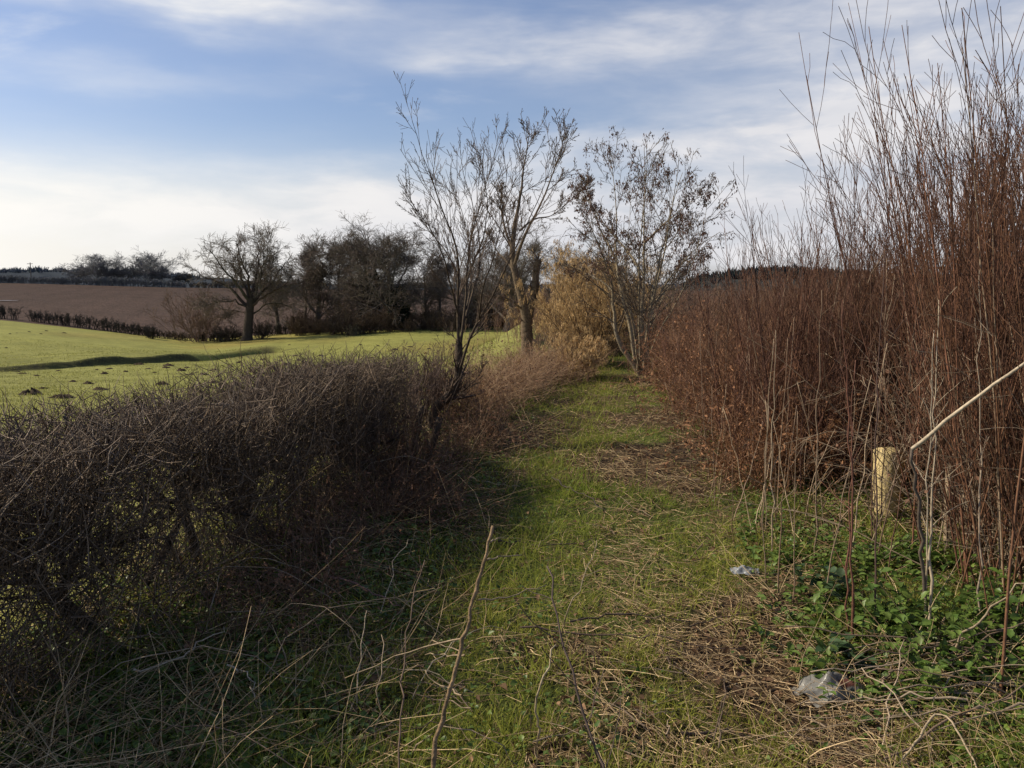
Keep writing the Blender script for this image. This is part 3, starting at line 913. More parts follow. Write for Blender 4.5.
# ------------------------------------------------------------------ golden hazels with catkins
def hazel(loc, h, w, n, label, group=None):
    t = thing('hazel_bush', label, 'bush', loc, group)
    a, b, c = MB(), MB(), MB()
    S = np.zeros((n, 3)); S[:, :2] = rng.normal(size=(n, 2)) * .15; S[:, 2] = -.05
    P = grow(S, rng.normal(size=(n, 3)) * np.array([.5, .5, .1]) * (w / h) + np.array([0, 0, 1]), h * rng.uniform(.65, 1.05, n), 8, .1, .03)
    Rr = taper(rng.uniform(.008, .016, n), np.full(n, .003), 8)
    a.tubes(P, Rr, cmix((.16, .11, .07), (.26, .18, .10), n), 5)
    B, RB = spawn(P, Rr, 9, .15, 1, 38, 12, .32, 5, .12, .05, .6, .0025)
    b.tubes(B, RB, cmix((.2, .13, .07), (.32, .21, .10), len(B)), 3)
    D, RD = spawn(B, RB, 5, .2, 1, 42, 14, .45, 4, .14, .0, .7, .002)
    b.tubes(D, RD, cmix((.2, .13, .07), (.34, .22, .10), len(D)), 3)
    tips = np.concatenate([D[:, -1], D[:, 2], B[:, -1]])
    k = 2
    T = np.repeat(tips, k, 0) + rng.normal(size=(len(tips) * k, 3)) * .02
    m = len(T)
    Q = grow(T, rng.normal(size=(m, 3)) * .35 + np.array([0, 0, -1]), rng.uniform(.04, .085, m), 3, .1, -.1)
    c.tubes(Q, taper(np.full(m, .0045), np.full(m, .003), 3), cmix((.52, .35, .16), (.70, .50, .26), m), 3)
    a.build('stems', TWIG, t); b.build('twigs', TWIG, t)
    o = c.build('catkins', DEADL, t); o['kind'] = 'stuff'
    return t


for px, Y, h, w, n, lab in [(574, 14.2, .85, .75, 26, 'low golden catkin bush at the front of the hazels'), (592, 16.4, 2.35, 1.6, 60, 'tall golden hazel covered in catkins left of the ash'),
                            (604, 19.0, 2.5, 1.8, 52, 'golden hazel filling the gap right behind the ash stems'), (574, 19.5, 2.1, 1.4, 44, 'golden hazel standing behind the tall one')]:
    x = (px - 512) / F * Y
    hazel((x, Y, hz(x, Y)), h, w, n, lab)

# dark evergreen further off behind the hazels and the ash
for px, Y, topy, wpx, lab in [(614, 70, 259, 40, 'dark evergreen tree behind the ash stems')]:
    p = at(px, 330, Y); p[2] = hz(p[0], p[1])
    h = at(px, topy, Y)[2] - p[2]; w_ = wpx / F * Y / 2
    t = thing('evergreen_tree', lab, 'tree', p)
    a, b = MB(), MB()
    P = grow(np.array([[0, 0, -.2]]), np.array([[0, 0, 1.]]), np.array([h * .95]), 8, .04, .03)
    a.tubes(P, taper([.22], [.03], 8), np.array([.06, .05, .04]), 6)
    B, RB = spawn(P, taper([.22], [.03], 8), 60, .1, 1, 70, 14, w_ / h * 1.3, 5, .12, .05, .4, .012, .4)
    a.tubes(B, RB, cvar((.05, .045, .035), len(B)), 3)
    T_ = np.repeat(B.reshape(-1, 3), 26, 0); T_ = T_ + rng.normal(size=T_.shape) * .22
    m = len(T_)
    b.leaves(T_, rng.normal(size=(m, 3)), rng.normal(size=(m, 3)), rng.uniform(.14, .3, m), rng.uniform(.05, .09, m), cmix((.022, .034, .02), (.05, .065, .035), m, .3))
    a.build('trunk', FARB, t); b.build('crown', FARB, t)

# ------------------------------------------------------------------ dead bracken and bramble clumps
def bracken_mesh(h, w, n, c0, c1, leafy, flop=.6, tw=6, l0=(.14, .075, .045), l1=(.24, .13, .08)):
    a, b, c = MB(), MB(), MB()
    S = np.zeros((n, 3)); S[:, :2] = rng.normal(size=(n, 2)) * w * .3; S[:, 2] = -.03
    D = rng.normal(size=(n, 3)) * np.array([.55, .55, .1]) * w / h + np.array([0, 0, 1])
    P = grow(S, D, h * rng.uniform(.7, 1.5, n), 8, .09, -.16 * flop)
    P[:, :, 2] = np.maximum(P[:, :, 2], .01)
    Rr = taper(rng.uniform(.0025, .005, n), np.full(n, .0014), 8)
    a.tubes(P, Rr, cmix(c0, c1, n, .3), 3)
    B, RB = spawn(P, Rr, tw, .2, 1, 48, 18, .28, 4, .14, -.06, .6, .0014)
    B[:, :, 2] = np.maximum(B[:, :, 2], .005)
    b.tubes(B, RB, cmix(c0, c1, len(B), .35), 3)
    if leafy:
        k = leafy
        i = rng.integers(0, len(B), k)
        T = B[i, rng.integers(1, 4, k)]
        c.leaves(T, rng.normal(size=(k, 3)) + np.array([0, 0, -.5]), rng.normal(size=(k, 3)), rng.uniform(.02, .05, k), rng.uniform(.005, .012, k), cmix(l0, l1, k, .35))
    return a, b, c


def clump_src(name, label, cat, group, count, args):
    out = []
    for k in range(count):
        t = thing(name, label, cat, (0, 0, 0), group)
        a, b, c = bracken_mesh(*args)
        a.build('stems', STRAW, t); b.build('sprays', STRAW, t)
        if c.n:
            o = c.build('dead_leaves', DEADL, t); o['kind'] = 'stuff'
        out.append(t)
    return out


def scatter(srcs, spots, smin=.8, smax=1.2, zs=(.85, 1.15)):
    for i, (x, y) in enumerate(spots):
        s = rng.uniform(smin, smax); sc = (s, s, s * rng.uniform(*zs))
        loc = (x, y, hz(x, y))
        if i < len(srcs):
            o = srcs[i]; o.location = loc; o.scale = sc; o.rotation_euler = (0, 0, rng.uniform(0, 6.28))
        else:
            dup(srcs[i % len(srcs)], loc, rng.uniform(0, 6.28), sc)


BR0, BR1 = (.30, .18, .10), (.60, .41, .25)
src = clump_src('bracken_clump', 'collapsed mound of dead pinkish brown bracken left of the path', 'bracken', 'dead bracken mounds beyond the maple', 4, (.85, .7, 120, BR0, BR1, 500, .55, 6))
sp = []
for y in np.linspace(9.3, 14.2, 12):
    for off in ((.25, .85) if y < 12.5 else (.2, .8)):
        sp.append((hedge_x(y) + off * (1 + .04 * y) + rng.normal() * .08, y + rng.normal() * .12))
sp = [(x, y) for x, y in sp if x < path_x(y) - 1.05]
sp += [(at(px, 350, Y)[0], Y) for px, Y in [(560, 13.5), (568, 15), (575, 16), (590, 17.5), (608, 19.0), (618, 20), (600, 20.5)]]
lowg = [q for q in sp if abs(q[0] / q[1] - .02) < .055]
scatter(src, [q for q in sp if q not in lowg], .68, 1.0)
for x, y in lowg:
    dup(src[int(rng.integers(0, 4))], (x, y, hz(x, y)), rng.uniform(0, 6.28), (.75, .75, .62))

# dark tangled growth at the near foot of the hedge
DB0, DB1 = (.12, .07, .042), (.29, .18, .11)
src = clump_src('dead_undergrowth', 'dark tangle of dead stems at the foot of the clipped hedge', 'undergrowth', 'dead stem tangles along the foot of the left hedge', 4, (.5, .5, 70, DB0, DB1, 200, .8, 5))
sp = [(hedge_x(y) + .55 + rng.uniform(-.12, .35), y) for y in np.linspace(3.4, 8.8, 15)] + [(gp(px, py)[0], gp(px, py)[1]) for px, py in [(440, 500), (420, 480), (400, 500), (370, 520), (350, 540), (425, 520)]]
scatter(src, sp, .65, 1.0, (.6, 1.1))

# ------------------------------------------------------------------ the right hand thicket
PU, PYD = .452, 5.7          # the timber post stands in a natural gap of the thicket


def in_gap(x, y, g=.40):
    return y < PYD + .25 and abs(x - PU * y) / math.hypot(1, PU) < g

def shoot_mesh(h, n, spread, c0, c1, ntw, nt2, r=.0048, lf=.26, ang=30, palef=.09):
    a, b = MB(), MB()
    S = np.zeros((n, 3)); S[:, :2] = rng.normal(size=(n, 2)) * spread * .5; S[:, 2] = -.05
    D = rng.normal(size=(n, 3)) * np.array([.15, .15, 0]) + np.array([0, 0, 1])
    P = grow(S, D, h * rng.uniform(.5, 1.06, n), 9, .035, .02)
    Rr = taper(rng.uniform(.7, 1.35, n) * r, np.full(n, .0016), 9)
    cs = cmix(c0, c1, n, .3); pale = rng.random(n) < palef
    cs[pale] = cmix((.24, .16, .10), (.36, .27, .18), int(pale.sum()))
    a.tubes(P, Rr, cs, 4)
    B, RB = spawn(P, Rr, ntw, .15, .97, ang, 9, lf, 6, .05, .05, .55, .0015)
    b.tubes(B, RB, cmix(c0, c1, len(B), .3), 3)
    D, RD = spawn(B, RB, nt2, .15, 1, ang + 8, 12, .5, 4, .09, .05, .65, .0013)
    b.tubes(D, RD, cmix(c0, c1, len(D), .35), 3)
    return a, b


RD0, RD1 = (.07, .03, .017), (.18, .085, .045)


def shoot_src(label, group, count, args):
    out = []
    for k in range(count):
        t = thing('upright_shrub', label, 'shrub', (0, 0, 0), group)
        hue = rng.uniform(.82, 1.25) * np.array([1, rng.uniform(.95, 1.2), rng.uniform(.95, 1.25)])
        ar = list(args); ar[3] = tuple(np.array(ar[3]) * hue); ar[4] = tuple(np.array(ar[4]) * hue)
        a, b = shoot_mesh(*ar)
        a.build('stems', TWIG, t); b.build('twigs', TWIG, t)
        out.append(t)
    return out


tall = shoot_src('tall leafless shrub of long reddish brown shoots in the near right thicket', 'tall leafless shrubs of the near right thicket', 6, (2.6, 24, .45, RD0, RD1, 11, 2, .0050, .34, 19, .09))
sp = []
for y in np.arange(3.35, 7.4, .38):
    for off in np.arange(.55, 3.4, .46):
        sp.append((edge_x(y) + off + rng.normal() * .12, y + rng.normal() * .12))
sp = [q for q in sp if not in_gap(*q) and q[0] / q[1] > .31]
for i, (x, y) in enumerate(sp):
    # taller towards the camera and to the right
    s = .74 + 1.1 * min(x / y - .29, .3) + rng.uniform(-.12, .10)
    s = float(np.clip(s, .6, 1.12))
    loc = (x, y, hz(x, y))
    if i < 6:
        o = tall[i]; o.location = loc; o.scale = (1, 1, s)
    else:
        dup(tall[i % 6], loc, rng.uniform(0, 6.28), (1, 1, s))

mid = shoot_src('shoulder high russet leafless shrub in the middle of the right thicket', 'russet shrubs in the middle of the right thicket', 5, (1.85, 28, .55, (.10, .046, .026), (.27, .14, .076), 13, 4, .0040, .28, 24, .07))
sp = []
for y in np.arange(5.3, 12, .55):
    for off in np.arange(.7, 3.9, .6):
        sp.append((edge_x(y) + off + rng.normal() * .14, y + rng.normal() * .14))
sp = [q for q in sp if not in_gap(*q)]
for i, (x, y) in enumerate(sp):
    off = x - edge_x(y)
    s = (.74 + 1.0 * float(np.clip(x / y - .2, 0, .25))) * rng.uniform(.82, 1.14)
    if math.hypot(x - ab[0], y - ab[1]) < 1.0: s *= .45
    loc = (x, y, hz(x, y))
    if i < 5:
        o = mid[i]; o.location = loc; o.scale = (1, 1, s)
    else:
        dup(mid[i % 5], loc, rng.uniform(0, 6.28), (1, 1, s))

far = shoot_src('russet bush of the far thicket beyond the ash', 'russet bushes beyond the ash', 3, (1.6, 26, .8, (.12, .06, .034), (.30, .165, .092), 11, 3, .004, .26, 28, .1))
sp = [(x, y) for y in np.arange(12.3, 27, 1.1) for x in np.arange(edge_x(y) + 1.0, edge_x(y) + 6, .9)]
sp += [(x, y) for y in (21.5, 23, 25) for x in np.arange(.2, 3.4, .8)]
sp = [(x + rng.normal() * .2, y + rng.normal() * .2) for x, y in sp]
sp = [q for q in sp if math.hypot(q[0] - ab[0], q[1] - ab[1]) > 1.3]
scatter(far, sp, .9, 1.2, (.8, 1.05))

# brown bramble and bracken skirt at the thicket's edge
src = clump_src('bramble_clump', 'rusty brown dead bramble along the right edge of the path', 'bramble', 'rusty bramble skirt of the right thicket', 4, (.75, .6, 90, (.21, .105, .055), (.45, .26, .145), 900, .6, 6, (.21, .095, .045), (.40, .21, .11)))
sp = []
for y in np.linspace(5.6, 13.5, 20):
    sp.append((edge_x(y) + rng.uniform(.32, .6), y))
    sp.append((edge_x(y) + rng.uniform(.7, 1.2), y + .2))
sp += [(edge_x(y) + .9 + rng.normal() * .2, y) for y in np.linspace(13.5, 22, 9)]
sp = [q for q in sp if not in_gap(*q, .75)]
sp = [q for q in sp if math.hypot(q[0] - ab[0], q[1] - ab[1]) > 1.0]
scatter(src, sp, .75, 1.2)

# pale tangle inside the near thicket
src = clump_src('bramble_tangle', 'pale tangled bramble canes inside the near right thicket', 'bramble', 'pale bramble tangles inside the near right thicket', 4, (1.1, .8, 60, (.17, .12, .08), (.50, .39, .27), 160, .75, 7))
sp = [(edge_x(y) + off + rng.normal() * .15, y + rng.normal() * .15) for y in np.arange(3.3, 6.3, .6) for off in (1.0, 1.6, 2.2)]
sp += [(u * y, y) for y in (3.3, 3.7, 4.2, 4.8) for u in (.54, .58, .64)]
sp = [q for q in sp if not in_gap(*q, .70)]
scatter(src, sp, .8, 1.2)

# ------------------------------------------------------------------ fence posts in the thicket
def post(px, by, w, h, col, label):
    q = gp(px, by)
    V = []
    hh = [-.2, .02, h * .5, h - .02, h]
    s = [1, 1, .99, .98, .86]
    b = MB()
    for z, k in zip(hh, s):
        for dx, dy in ((-1, -1), (1, -1), (1, 1), (-1, 1)):
            V.append([dx * w / 2 * k, dy * w / 2 * k, z])
    Q = [[4 * j + i, 4 * j + (i + 1) % 4, 4 * j + 4 + (i + 1) % 4, 4 * j + 4 + i] for j in range(4) for i in range(4)] + [[16, 17, 18, 19]]
    b.add(V, np.array(col), Q)
    o = tag(b.build('fence_post', WOODM, None, (0, 0, 0), False), label, 'fence post')
    o.location = tuple(q); o.rotation_euler = (0, R(-2), R(12))
    return q


fp = post(887, 516, .135, .45, (.54, .42, .20), 'pale yellow new timber post showing through the stems')
fp2 = post(949, 552, .045, .5, (.30, .22, .14), 'thin weathered post low in the thicket right of the yellow one')
# fallen grey rail sloping behind
b = MB()
P, Rr = limb([at(930, 485, 5.6), at(968, 520, 5.4), at(1010, 560, 5.0), at(1040, 590, 4.8)], .018, .014, 10, .006)
b.tubes(P, Rr, np.array([.40, .34, .27]), 7)
tag(b.build('fallen_branch', BARK), 'pale grey branch sloping down through the right thicket', 'branch')

# ------------------------------------------------------------------ individual stems and canes in the foreground
def cane(name, label, cat, pts, r0, r1, col, K=16, wob=.006, side=0, sl=.2, mat=TWIG, group=None, sides=6, ang=55):
    P, Rr = limb(pts, r0, r1, K, wob)
    Rr = Rr * (1 + .11 * rng.normal(size=Rr.shape))
    o = P[0, 0].copy()
    if side:
        t = thing(name, label, cat, o, group)
        b = MB(); b.tubes(P, Rr, np.array(col), sides, True); b.build('stem', mat, t, o)
        B, RB = spawn(P, Rr, side, .2, .98, ang, 15, sl, 6, .12, .03, .5, .0014)
        for k in range(len(B)):
            b = MB(); b.tubes(B[k:k + 1], RB[k:k + 1], np.array(col) * 1.05, 4)
            b.build('twig', mat, t, o)
        return t
    b = MB(); b.tubes(P, Rr, np.array(col), sides, True)
    return tag(b.build(name, mat, None, o), label, cat, group)


def foot(px, py): 
    q = gp(px, py); q[2] -= .03; return q


# tall cut sapling, lit along its left side, with its side twigs placed as seen
b0 = np.array([-.22, 2.22, hz(-.22, 2.22) - .05])
Yc = 2.45
cpts = [b0, at(433, 755, 2.3), at(455, 670, 2.38), at(474, 600, 2.45), at(484, 560, 2.5), at(493, 526, 2.55)]
t = thing('cut_sapling', 'pale cut sapling leaning upright at the front of the path', 'sapling', b0)
P, Rr = limb(cpts, .0088, .0052, 34, .0028, 1); Rr = Rr * (1 + .10 * rng.normal(size=Rr.shape))
b = MB(); b.tubes(P, Rr, np.array([.25, .17, .095]), 8, True); b.build('stem', BARK, t, b0)
for pts in [[(487, 560), (505, 556), (522, 555)], [(490, 542), (498, 538), (504, 538)], [(478, 600), (500, 599), (520, 593), (546, 585)], [(470, 645), (455, 652), (440, 645), (432, 640)],
            [(466, 638), (440, 641), (420, 648), (380, 662), (345, 678)], [(465, 655), (445, 655), (425, 655)], [(462, 695), (450, 690), (436, 684), (425, 670)]]:
    Q = [at(a, c, 2.5 + .03 * i) for i, (a, c) in enumerate(pts)]
    Q[0] = at(pts[0][0], pts[0][1], 2.44)
    L_, RL = limb(Q, .0032, .0016, 9, .004)
    b = MB(); b.tubes(L_, RL, np.array([.32, .24, .15]), 5, True); b.build('twig', TWIG, t, b0)

cane('dark_cane', 'thin dark bramble cane rising at the front of the path right of the cut sapling', 'cane', [np.array([.26, 2.2, hz(.26, 2.2) - .03]), at(604, 768, 2.28), at(585, 715, 2.4), at(566, 650, 2.5), at(556, 610, 2.6), at(547, 566, 2.7)], .0055, .003, (.10, .07, .055), side=6, sl=.3)
cane('dry_stalk', 'thin brown stalk standing left of the cut sapling', 'stalk', [np.array([-.36, 2.4, hz(-.36, 2.4)]), at(398, 768, 2.45), at(401, 690, 2.6), at(404, 640, 2.7), at(412, 590, 2.8), at(425, 560, 2.85)], .0045, .002, (.17, .115, .08), side=4, sl=.22)
cane('dry_stalk', 'pale bent straw coloured stalk between the cut sapling and the dark cane', 'stalk', [foot(537, 745), at(538, 700, 2.7), at(541, 676, 2.72), at(556, 645, 2.8)], .005, .003, (.42, .33, .2))
cane('dry_stalk', 'pair of thin pale stalks standing behind the dark cane', 'stalk', [foot(560, 640), at(566, 612, 3.4), at(590, 570, 3.5), at(597, 540, 3.6)], .004, .002, (.32, .25, .16), side=2)
# upright shoots standing in the right foreground
for px, by, ty, Y2, r, col, lab in [(855, 648, 300, .2, .0075, (.15, .065, .04), 'red brown twin stem rising in front of the right thicket'),
                                    (847, 640, 360, .15, .006, (.16, .07, .045), 'thin red brown stem just left of the twin stem'),
                                    (873, 650, 250, .3, .005, (.10, .06, .045), 'straight dark stem standing right of the twin stem'),
                                    (930, 648, 300, .3, .007, (.36, .29, .2), 'pale grey double stem near the right edge'),
                                    (925, 640, 330, .1, .0055, (.38, .31, .22), 'pale slender stem beside the grey double stem'),
                                    (772, 560, 330, .3, .006, (.30, .23, .15), 'pale stalk at the left front of the thicket'),
                                    (815, 560, 290, .3, .006, (.20, .14, .09), 'brown stalk between the pale stalk and the red stems'),
                                    (980, 640, 260, .4, .006, (.27, .21, .15), 'pale stem at the far right of the thicket')]:
    q = foot(px, by)
    s = rng.uniform(-14, 14)
    cane('willow_shoot', lab, 'stem', [q, at(px + s * .3, by * .7 + ty * .3, q[1] + Y2 * .3), at(px + s * .2, (by + ty) / 2, q[1] + Y2 * .6), at(px + s, ty, q[1] + Y2)], r, .002, col, side=7, sl=.16, ang=32)
# the snapped cane
q = foot(930, 640)
cane('snapped_cane', 'dark stem ending in a snapped pale cane that points up to the right', 'cane', [q, at(925, 580, 3.4), at(918, 510, 3.35), at(912, 449, 3.3)], .009, .007, (.13, .10, .075))
t = bpy.data.objects['snapped_cane']
P, Rr = limb([at(912, 449, 3.3), at(950, 418, 3.2), at(990, 388, 3.1), at(1050, 345, 3.0)], .0085, .006, 12, .002)
b = MB(); b.tubes(P, Rr, np.array([.48, .39, .27]), 6, True)
b.build('broken_top', TWIG, t, np.array(t.location))
cane('leaning_cane', 'long thin cane slanting up to the right edge below the snapped one', 'cane', [foot(935, 672), at(960, 640, 3.1), at(995, 605, 3.0), at(1045, 565, 2.9)], .0045, .0035, (.30, .23, .15))
cane('bent_cane', 'sharply bent pale dry cane at the bottom right corner', 'cane', [np.array([1.16, 2.45, hz(1.16, 2.45)]), at(902, 762, 2.5), at(922, 733, 2.55), at(939, 709, 2.6), at(945, 712, 2.58), at(960, 735, 2.5), at(978, 768, 2.4), np.array([1.42, 2.3, hz(1.42, 2.3)])], .0042, .003, (.36, .28, .18), 26, .002)

# flat heap of cut canes on the right
CG = 'cut canes heaped at the foot of the right thicket'
for k in range(34):
    q = gp(rng.uniform(880, 1010), rng.uniform(655, 740))
    an = rng.normal(.0, .5) + (PI if rng.random() < .5 else 0) + .5
    L_ = rng.uniform(.4, 1.0)
    d = np.array([math.cos(an), math.sin(an) * .6, 0])
    a0, a1 = q - d * L_ / 2, q + d * L_ / 2
    a0[2] = hz(a0[0], a0[1]) + rng.uniform(.0, .12); a1[2] = hz(a1[0], a1[1]) + rng.uniform(.02, .22)
    m = (a0 + a1) / 2; m[2] += rng.uniform(0, .05)
    cane('cut_cane', 'dry brown cane lying in the heap at the foot of the right thicket', 'cane', [a0, m, a1], rng.uniform(.003, .006), .0022, cmix((.15, .10, .07), (.40, .31, .21), 1)[0], 9, .008, group=CG, sides=5)

# fallen sticks on the path: ones the photo singles out, then the lesser ones
def stick(name, label, pts, r, col, group=None, lift=.02):
    Q = []
    for px, py in pts:
        q = gp(px, py); q[2] += lift; Q.append(q)
    return cane(name, label, 'stick', Q, r, r * .45, col, 14, .008, group=group)


stick('fallen_stick', 'dark forked looking stick lying across the green middle of the path', [(470, 546), (510, 545), (560, 549), (600, 543)], .006, (.07, .05, .04))
stick('fallen_stick', 'dark slanting stick on the grass right of the maple', [(552, 484), (580, 500), (606, 517)], .007, (.06, .045, .035), lift=.05)
stick('fallen_stick', 'long dark bramble runner crossing the front of the path', [(520, 640), (590, 648), (640, 650), (700, 658), (745, 662)], .005, (.09, .06, .045), lift=.06)
stick('fallen_stick', 'dark twig arching over the straw on the trodden line', [(570, 632), (610, 622), (650, 624), (690, 632)], .005, (.07, .05, .04), lift=.05)
stick('fallen_stick', 'pale broken stick lying left of the path below the maple', [(470, 480), (490, 486), (520, 489)], .009, (.40, .32, .2))
stick('fallen_stick', 'dark branch lying on bare earth at the bottom of the path', [(680, 742), (720, 738), (770, 748)], .008, (.08, .055, .04), lift=.03)
stick('fallen_stick', 'pale twig curving through the shade at the lower left', [(135, 700), (180, 690), (205, 672), (225, 655)], .005, (.42, .34, .24), lift=.12)
stick('fallen_stick', 'reddish runner arching out of the shaded verge on the left', [(330, 600), (350, 606), (375, 618), (400, 630)], .006, (.22, .12, .10), lift=.12)
stick('fallen_stick', 'pale curled dry stalk in the dark verge at lower left', [(228, 690), (246, 696), (253, 712), (256, 725)], .004, (.45, .38, .28), lift=.1)
SGp = 'small dead sticks strewn over the path'
for k in range(48):
    px, py = rng.uniform(330, 860), rng.uniform(470, 760)
    q = gp(px, py); an = rng.uniform(0, PI); L_ = rng.uniform(.15, .55)
    d = np.array([math.cos(an), math.sin(an), 0]) * L_ / 2
    pts = [q - d, q + rng.normal(size=3) * .02, q + d]
    for z in pts: z[2] = hz(z[0], z[1]) + rng.uniform(.01, .07)
    cane('dead_stick', 'small dead stick lying in the grass of the path', 'stick', pts, rng.uniform(.002, .0045), .0015, cmix((.10, .07, .05), (.36, .27, .18), 1)[0], 8, .006, group=SGp, sides=5)

# arching bramble runners in the shaded left verge
BG = 'arching dry runners in the shaded left verge'
for k in range(34):
    px, py = rng.uniform(20, 420), rng.uniform(500, 760)
    q = gp(px, py); q[2] -= .02
    if q[0] < hedge_x(q[1]) + .25: q[0] = hedge_x(q[1]) + .3; q[2] = hz(q[0], q[1])
    an = rng.uniform(-.6, 2.2); L_ = rng.uniform(.35, 1.0)
    d = np.array([math.cos(an), math.sin(an), 0])
    hgt = rng.uniform(.06, .34)
    pts = [q, q + d * L_ * .3 + np.array([0, 0, hgt]), q + d * L_ * .7 + np.array([0, 0, hgt * 1.05]), q + d * L_ + np.array([0, 0, hgt * .45])]
    cane('dry_runner', 'thin dry runner arching over the shaded verge below the hedge', 'runner', pts, rng.uniform(.002, .0042), .0014, cmix((.11, .07, .05), (.40, .32, .22), 1)[0], 12, .008, group=BG, sides=5)

# pale stalks along the thicket front
TG = 'pale dead stalks along the front of the right thicket'
for k in range(46):
    y = rng.uniform(3.6, 8.5); x = edge_x(y) + rng.uniform(-.15, .5)
    if in_gap(x, y, .12): continue
    q = np.array([x, y, hz(x, y) - .02]); h = rng.uniform(.5, 1.3)
    tip = q + np.array([rng.normal() * .14, rng.normal() * .14, h])
    cane('dead_stalk', 'straight pale dead stalk at the front of the right thicket', 'stalk', [q, (q + tip) / 2 + rng.normal(size=3) * .02, tip], rng.uniform(.003, .005), .0018, cmix((.22, .14, .09), (.45, .34, .22), 1)[0], 9, .006, group=TG, sides=5)

for x, y, h, lx in [(1.98, 4.35, 1.5, .10), (2.06, 4.6, 1.7, -.12), (2.13, 4.75, 1.35, .06), (2.24, 4.9, 1.8, -.05), (1.86, 4.0, 1.3, .14), (2.30, 5.15, 1.6, .12), (2.02, 4.55, 1.1, .30), (2.18, 4.8, 1.25, -.34), (2.42, 5.25, 1.7, -.08)]:
    q = np.array([x, y, hz(x, y) - .02]); tip = q + np.array([lx, rng.normal() * .1, h])
    cane('dead_stalk', 'thin stalk standing close in front of the yellow timber post', 'stalk', [q, (q + tip) / 2 + rng.normal(size=3) * .025, tip], rng.uniform(.003, .0048), .0016, cmix((.13, .065, .04), (.36, .27, .18), 1)[0], 11, .006, side=7, sl=.22, group='thin stalks in front of the yellow timber post', sides=5, ang=34)

# ------------------------------------------------------------------ green plants
def weed(loc, n, h, lw, c0, c1, name, label, cat, spread=.15, group=None, lspan=(.025, .05)):
    t = thing(name, label, cat, loc, group)
    a, b = MB(), MB()
    S = np.zeros((n, 3)); S[:, :2] = rng.normal(size=(n, 2)) * spread; S[:, 2] = -.02
    P = grow(S, rng.normal(size=(n, 3)) * np.array([.3, .3, 0]) + np.array([0, 0, 1]), h * rng.uniform(.5, 1.1, n), 6, .1, .0)
    a.tubes(P, taper(np.full(n, .0022), np.full(n, .001), 6), cvar((.07, .09, .03), n), 4)
    k = 9
    i = np.repeat(np.arange(n), k); m = len(i)
    T = P[i, rng.integers(1, 6, m)]
    D = rng.normal(size=(m, 3)) * np.array([1, 1, .3]) + np.array([0, 0, .15])
    Nn = np.tile([0, 0, 1.], (m, 1)) + rng.normal(size=(m, 3)) * .3
    ln = rng.uniform(*lspan, m)
    b.leaves(T, D, Nn, ln, ln * lw, cmix(c0, c1, m, .3))
    a.build('stems', LEAF, t); b.build('leaves', LEAF, t)
    return t


GW = 'fresh green weeds at the foot of the right thicket'
for px, py in [(985, 655), (1000, 630), (960, 640), (1010, 610), (900, 625), (880, 640), (905, 650), (875, 565), (930, 560), (900, 555), (990, 680), (800, 560), (830, 605), (785, 540), (860, 700), (960, 700), (810, 640)]:
    q = gp(px, py)
    weed(q, 22, .25 if px > 870 and py > 600 else .13, .34, (.07, .13, .022), (.17, .235, .05), 'green_weed', 'clump of fresh green weeds at the foot of the right thicket', 'weed', .13, GW, (.03, .06))
for px, py, lab in [(768, 480, 'dark glossy ivy leaves at the thicket edge above the path'), (850, 672, 'ivy with broad glossy leaves beside the plastic bag'), (832, 598, 'single pale grey green broad leaf plant left of the red stems')]:
    q = gp(px, py)
    weed(q + np.array([0, 0, .02]), 6, .18, .45, (.03, .06, .02), (.09, .14, .06), 'ivy_plant', lab, 'ivy', .07, None, (.04, .065))
q = gp(832, 598)

# ------------------------------------------------------------------ litter
def sheet(name, label, cat, loc, w, d, h, col, seed, col2=None):
    n = 26
    b = MB(); V, cc = [], []
    for j in range(n):
        for i in range(n):
            x, y = (i / (n - 1) - .5), (j / (n - 1) - .5)
            r = math.hypot(x, y) * 2
            e = 1 - .3 * float(vnoise(i * .25, j * .25, 1, seed))
            z = h * (max(0, 1 - r ** 1.5) * .7 + .75 * (float(fbm(x, y, 5.0, seed, 4)) - .45)) 
            V.append([x * w * e, y * d * e, z])
            c_ = np.array(col) * (.8 + .4 * float(vnoise(x, y, 9, seed + 2)))
            if col2 is not None and abs(x - .12) < .1 and abs(y + .15) < .14: c_ = np.array(col2)
            cc.append(c_)
    i0 = np.arange(n * n).reshape(n, n)
    Q = np.stack([i0[:-1, :-1], i0[:-1, 1:], i0[1:, 1:], i0[1:, :-1]], -1).reshape(-1, 4)
    b.add(V, np.array(cc), Q)
    o = tag(b.build(name, PLAST), label, cat); o.location = tuple(loc); o.rotation_euler = (0, 0, rng.uniform(-.3, .3))
    return o


q = gp(832, 697); sheet('plastic_bag', 'crumpled pale grey plastic bag with a red mark half buried in grass', 'plastic bag', q + np.array([0, 0, .022]), .32, .21, .10, (.29, .28, .25), 5, (.15, .06, .045))
q = gp(745, 578); sheet('plastic_scrap', 'small scrap of pale bluish plastic lying on the right verge', 'litter', q + np.array([0, 0, .035]), .17, .10, .05, (.36, .38, .40), 8)

# ------------------------------------------------------------------ grass, straw and ground cover
def field_pts(n, y0, y1, p=1.6):
    """ground points, denser near the camera, across path and verges"""
    t = rng.random(n)
    y = (y0 ** (1 - p) + t * (y1 ** (1 - p) - y0 ** (1 - p))) ** (1 / (1 - p))
    x0 = np.maximum(hedge_x(y) - .25, -.68 * y - .4); x1 = np.minimum(edge_x(y) + 1.8, .66 * y + .5)
    x = x0 + rng.random(n) * (x1 - x0)
    return x, y


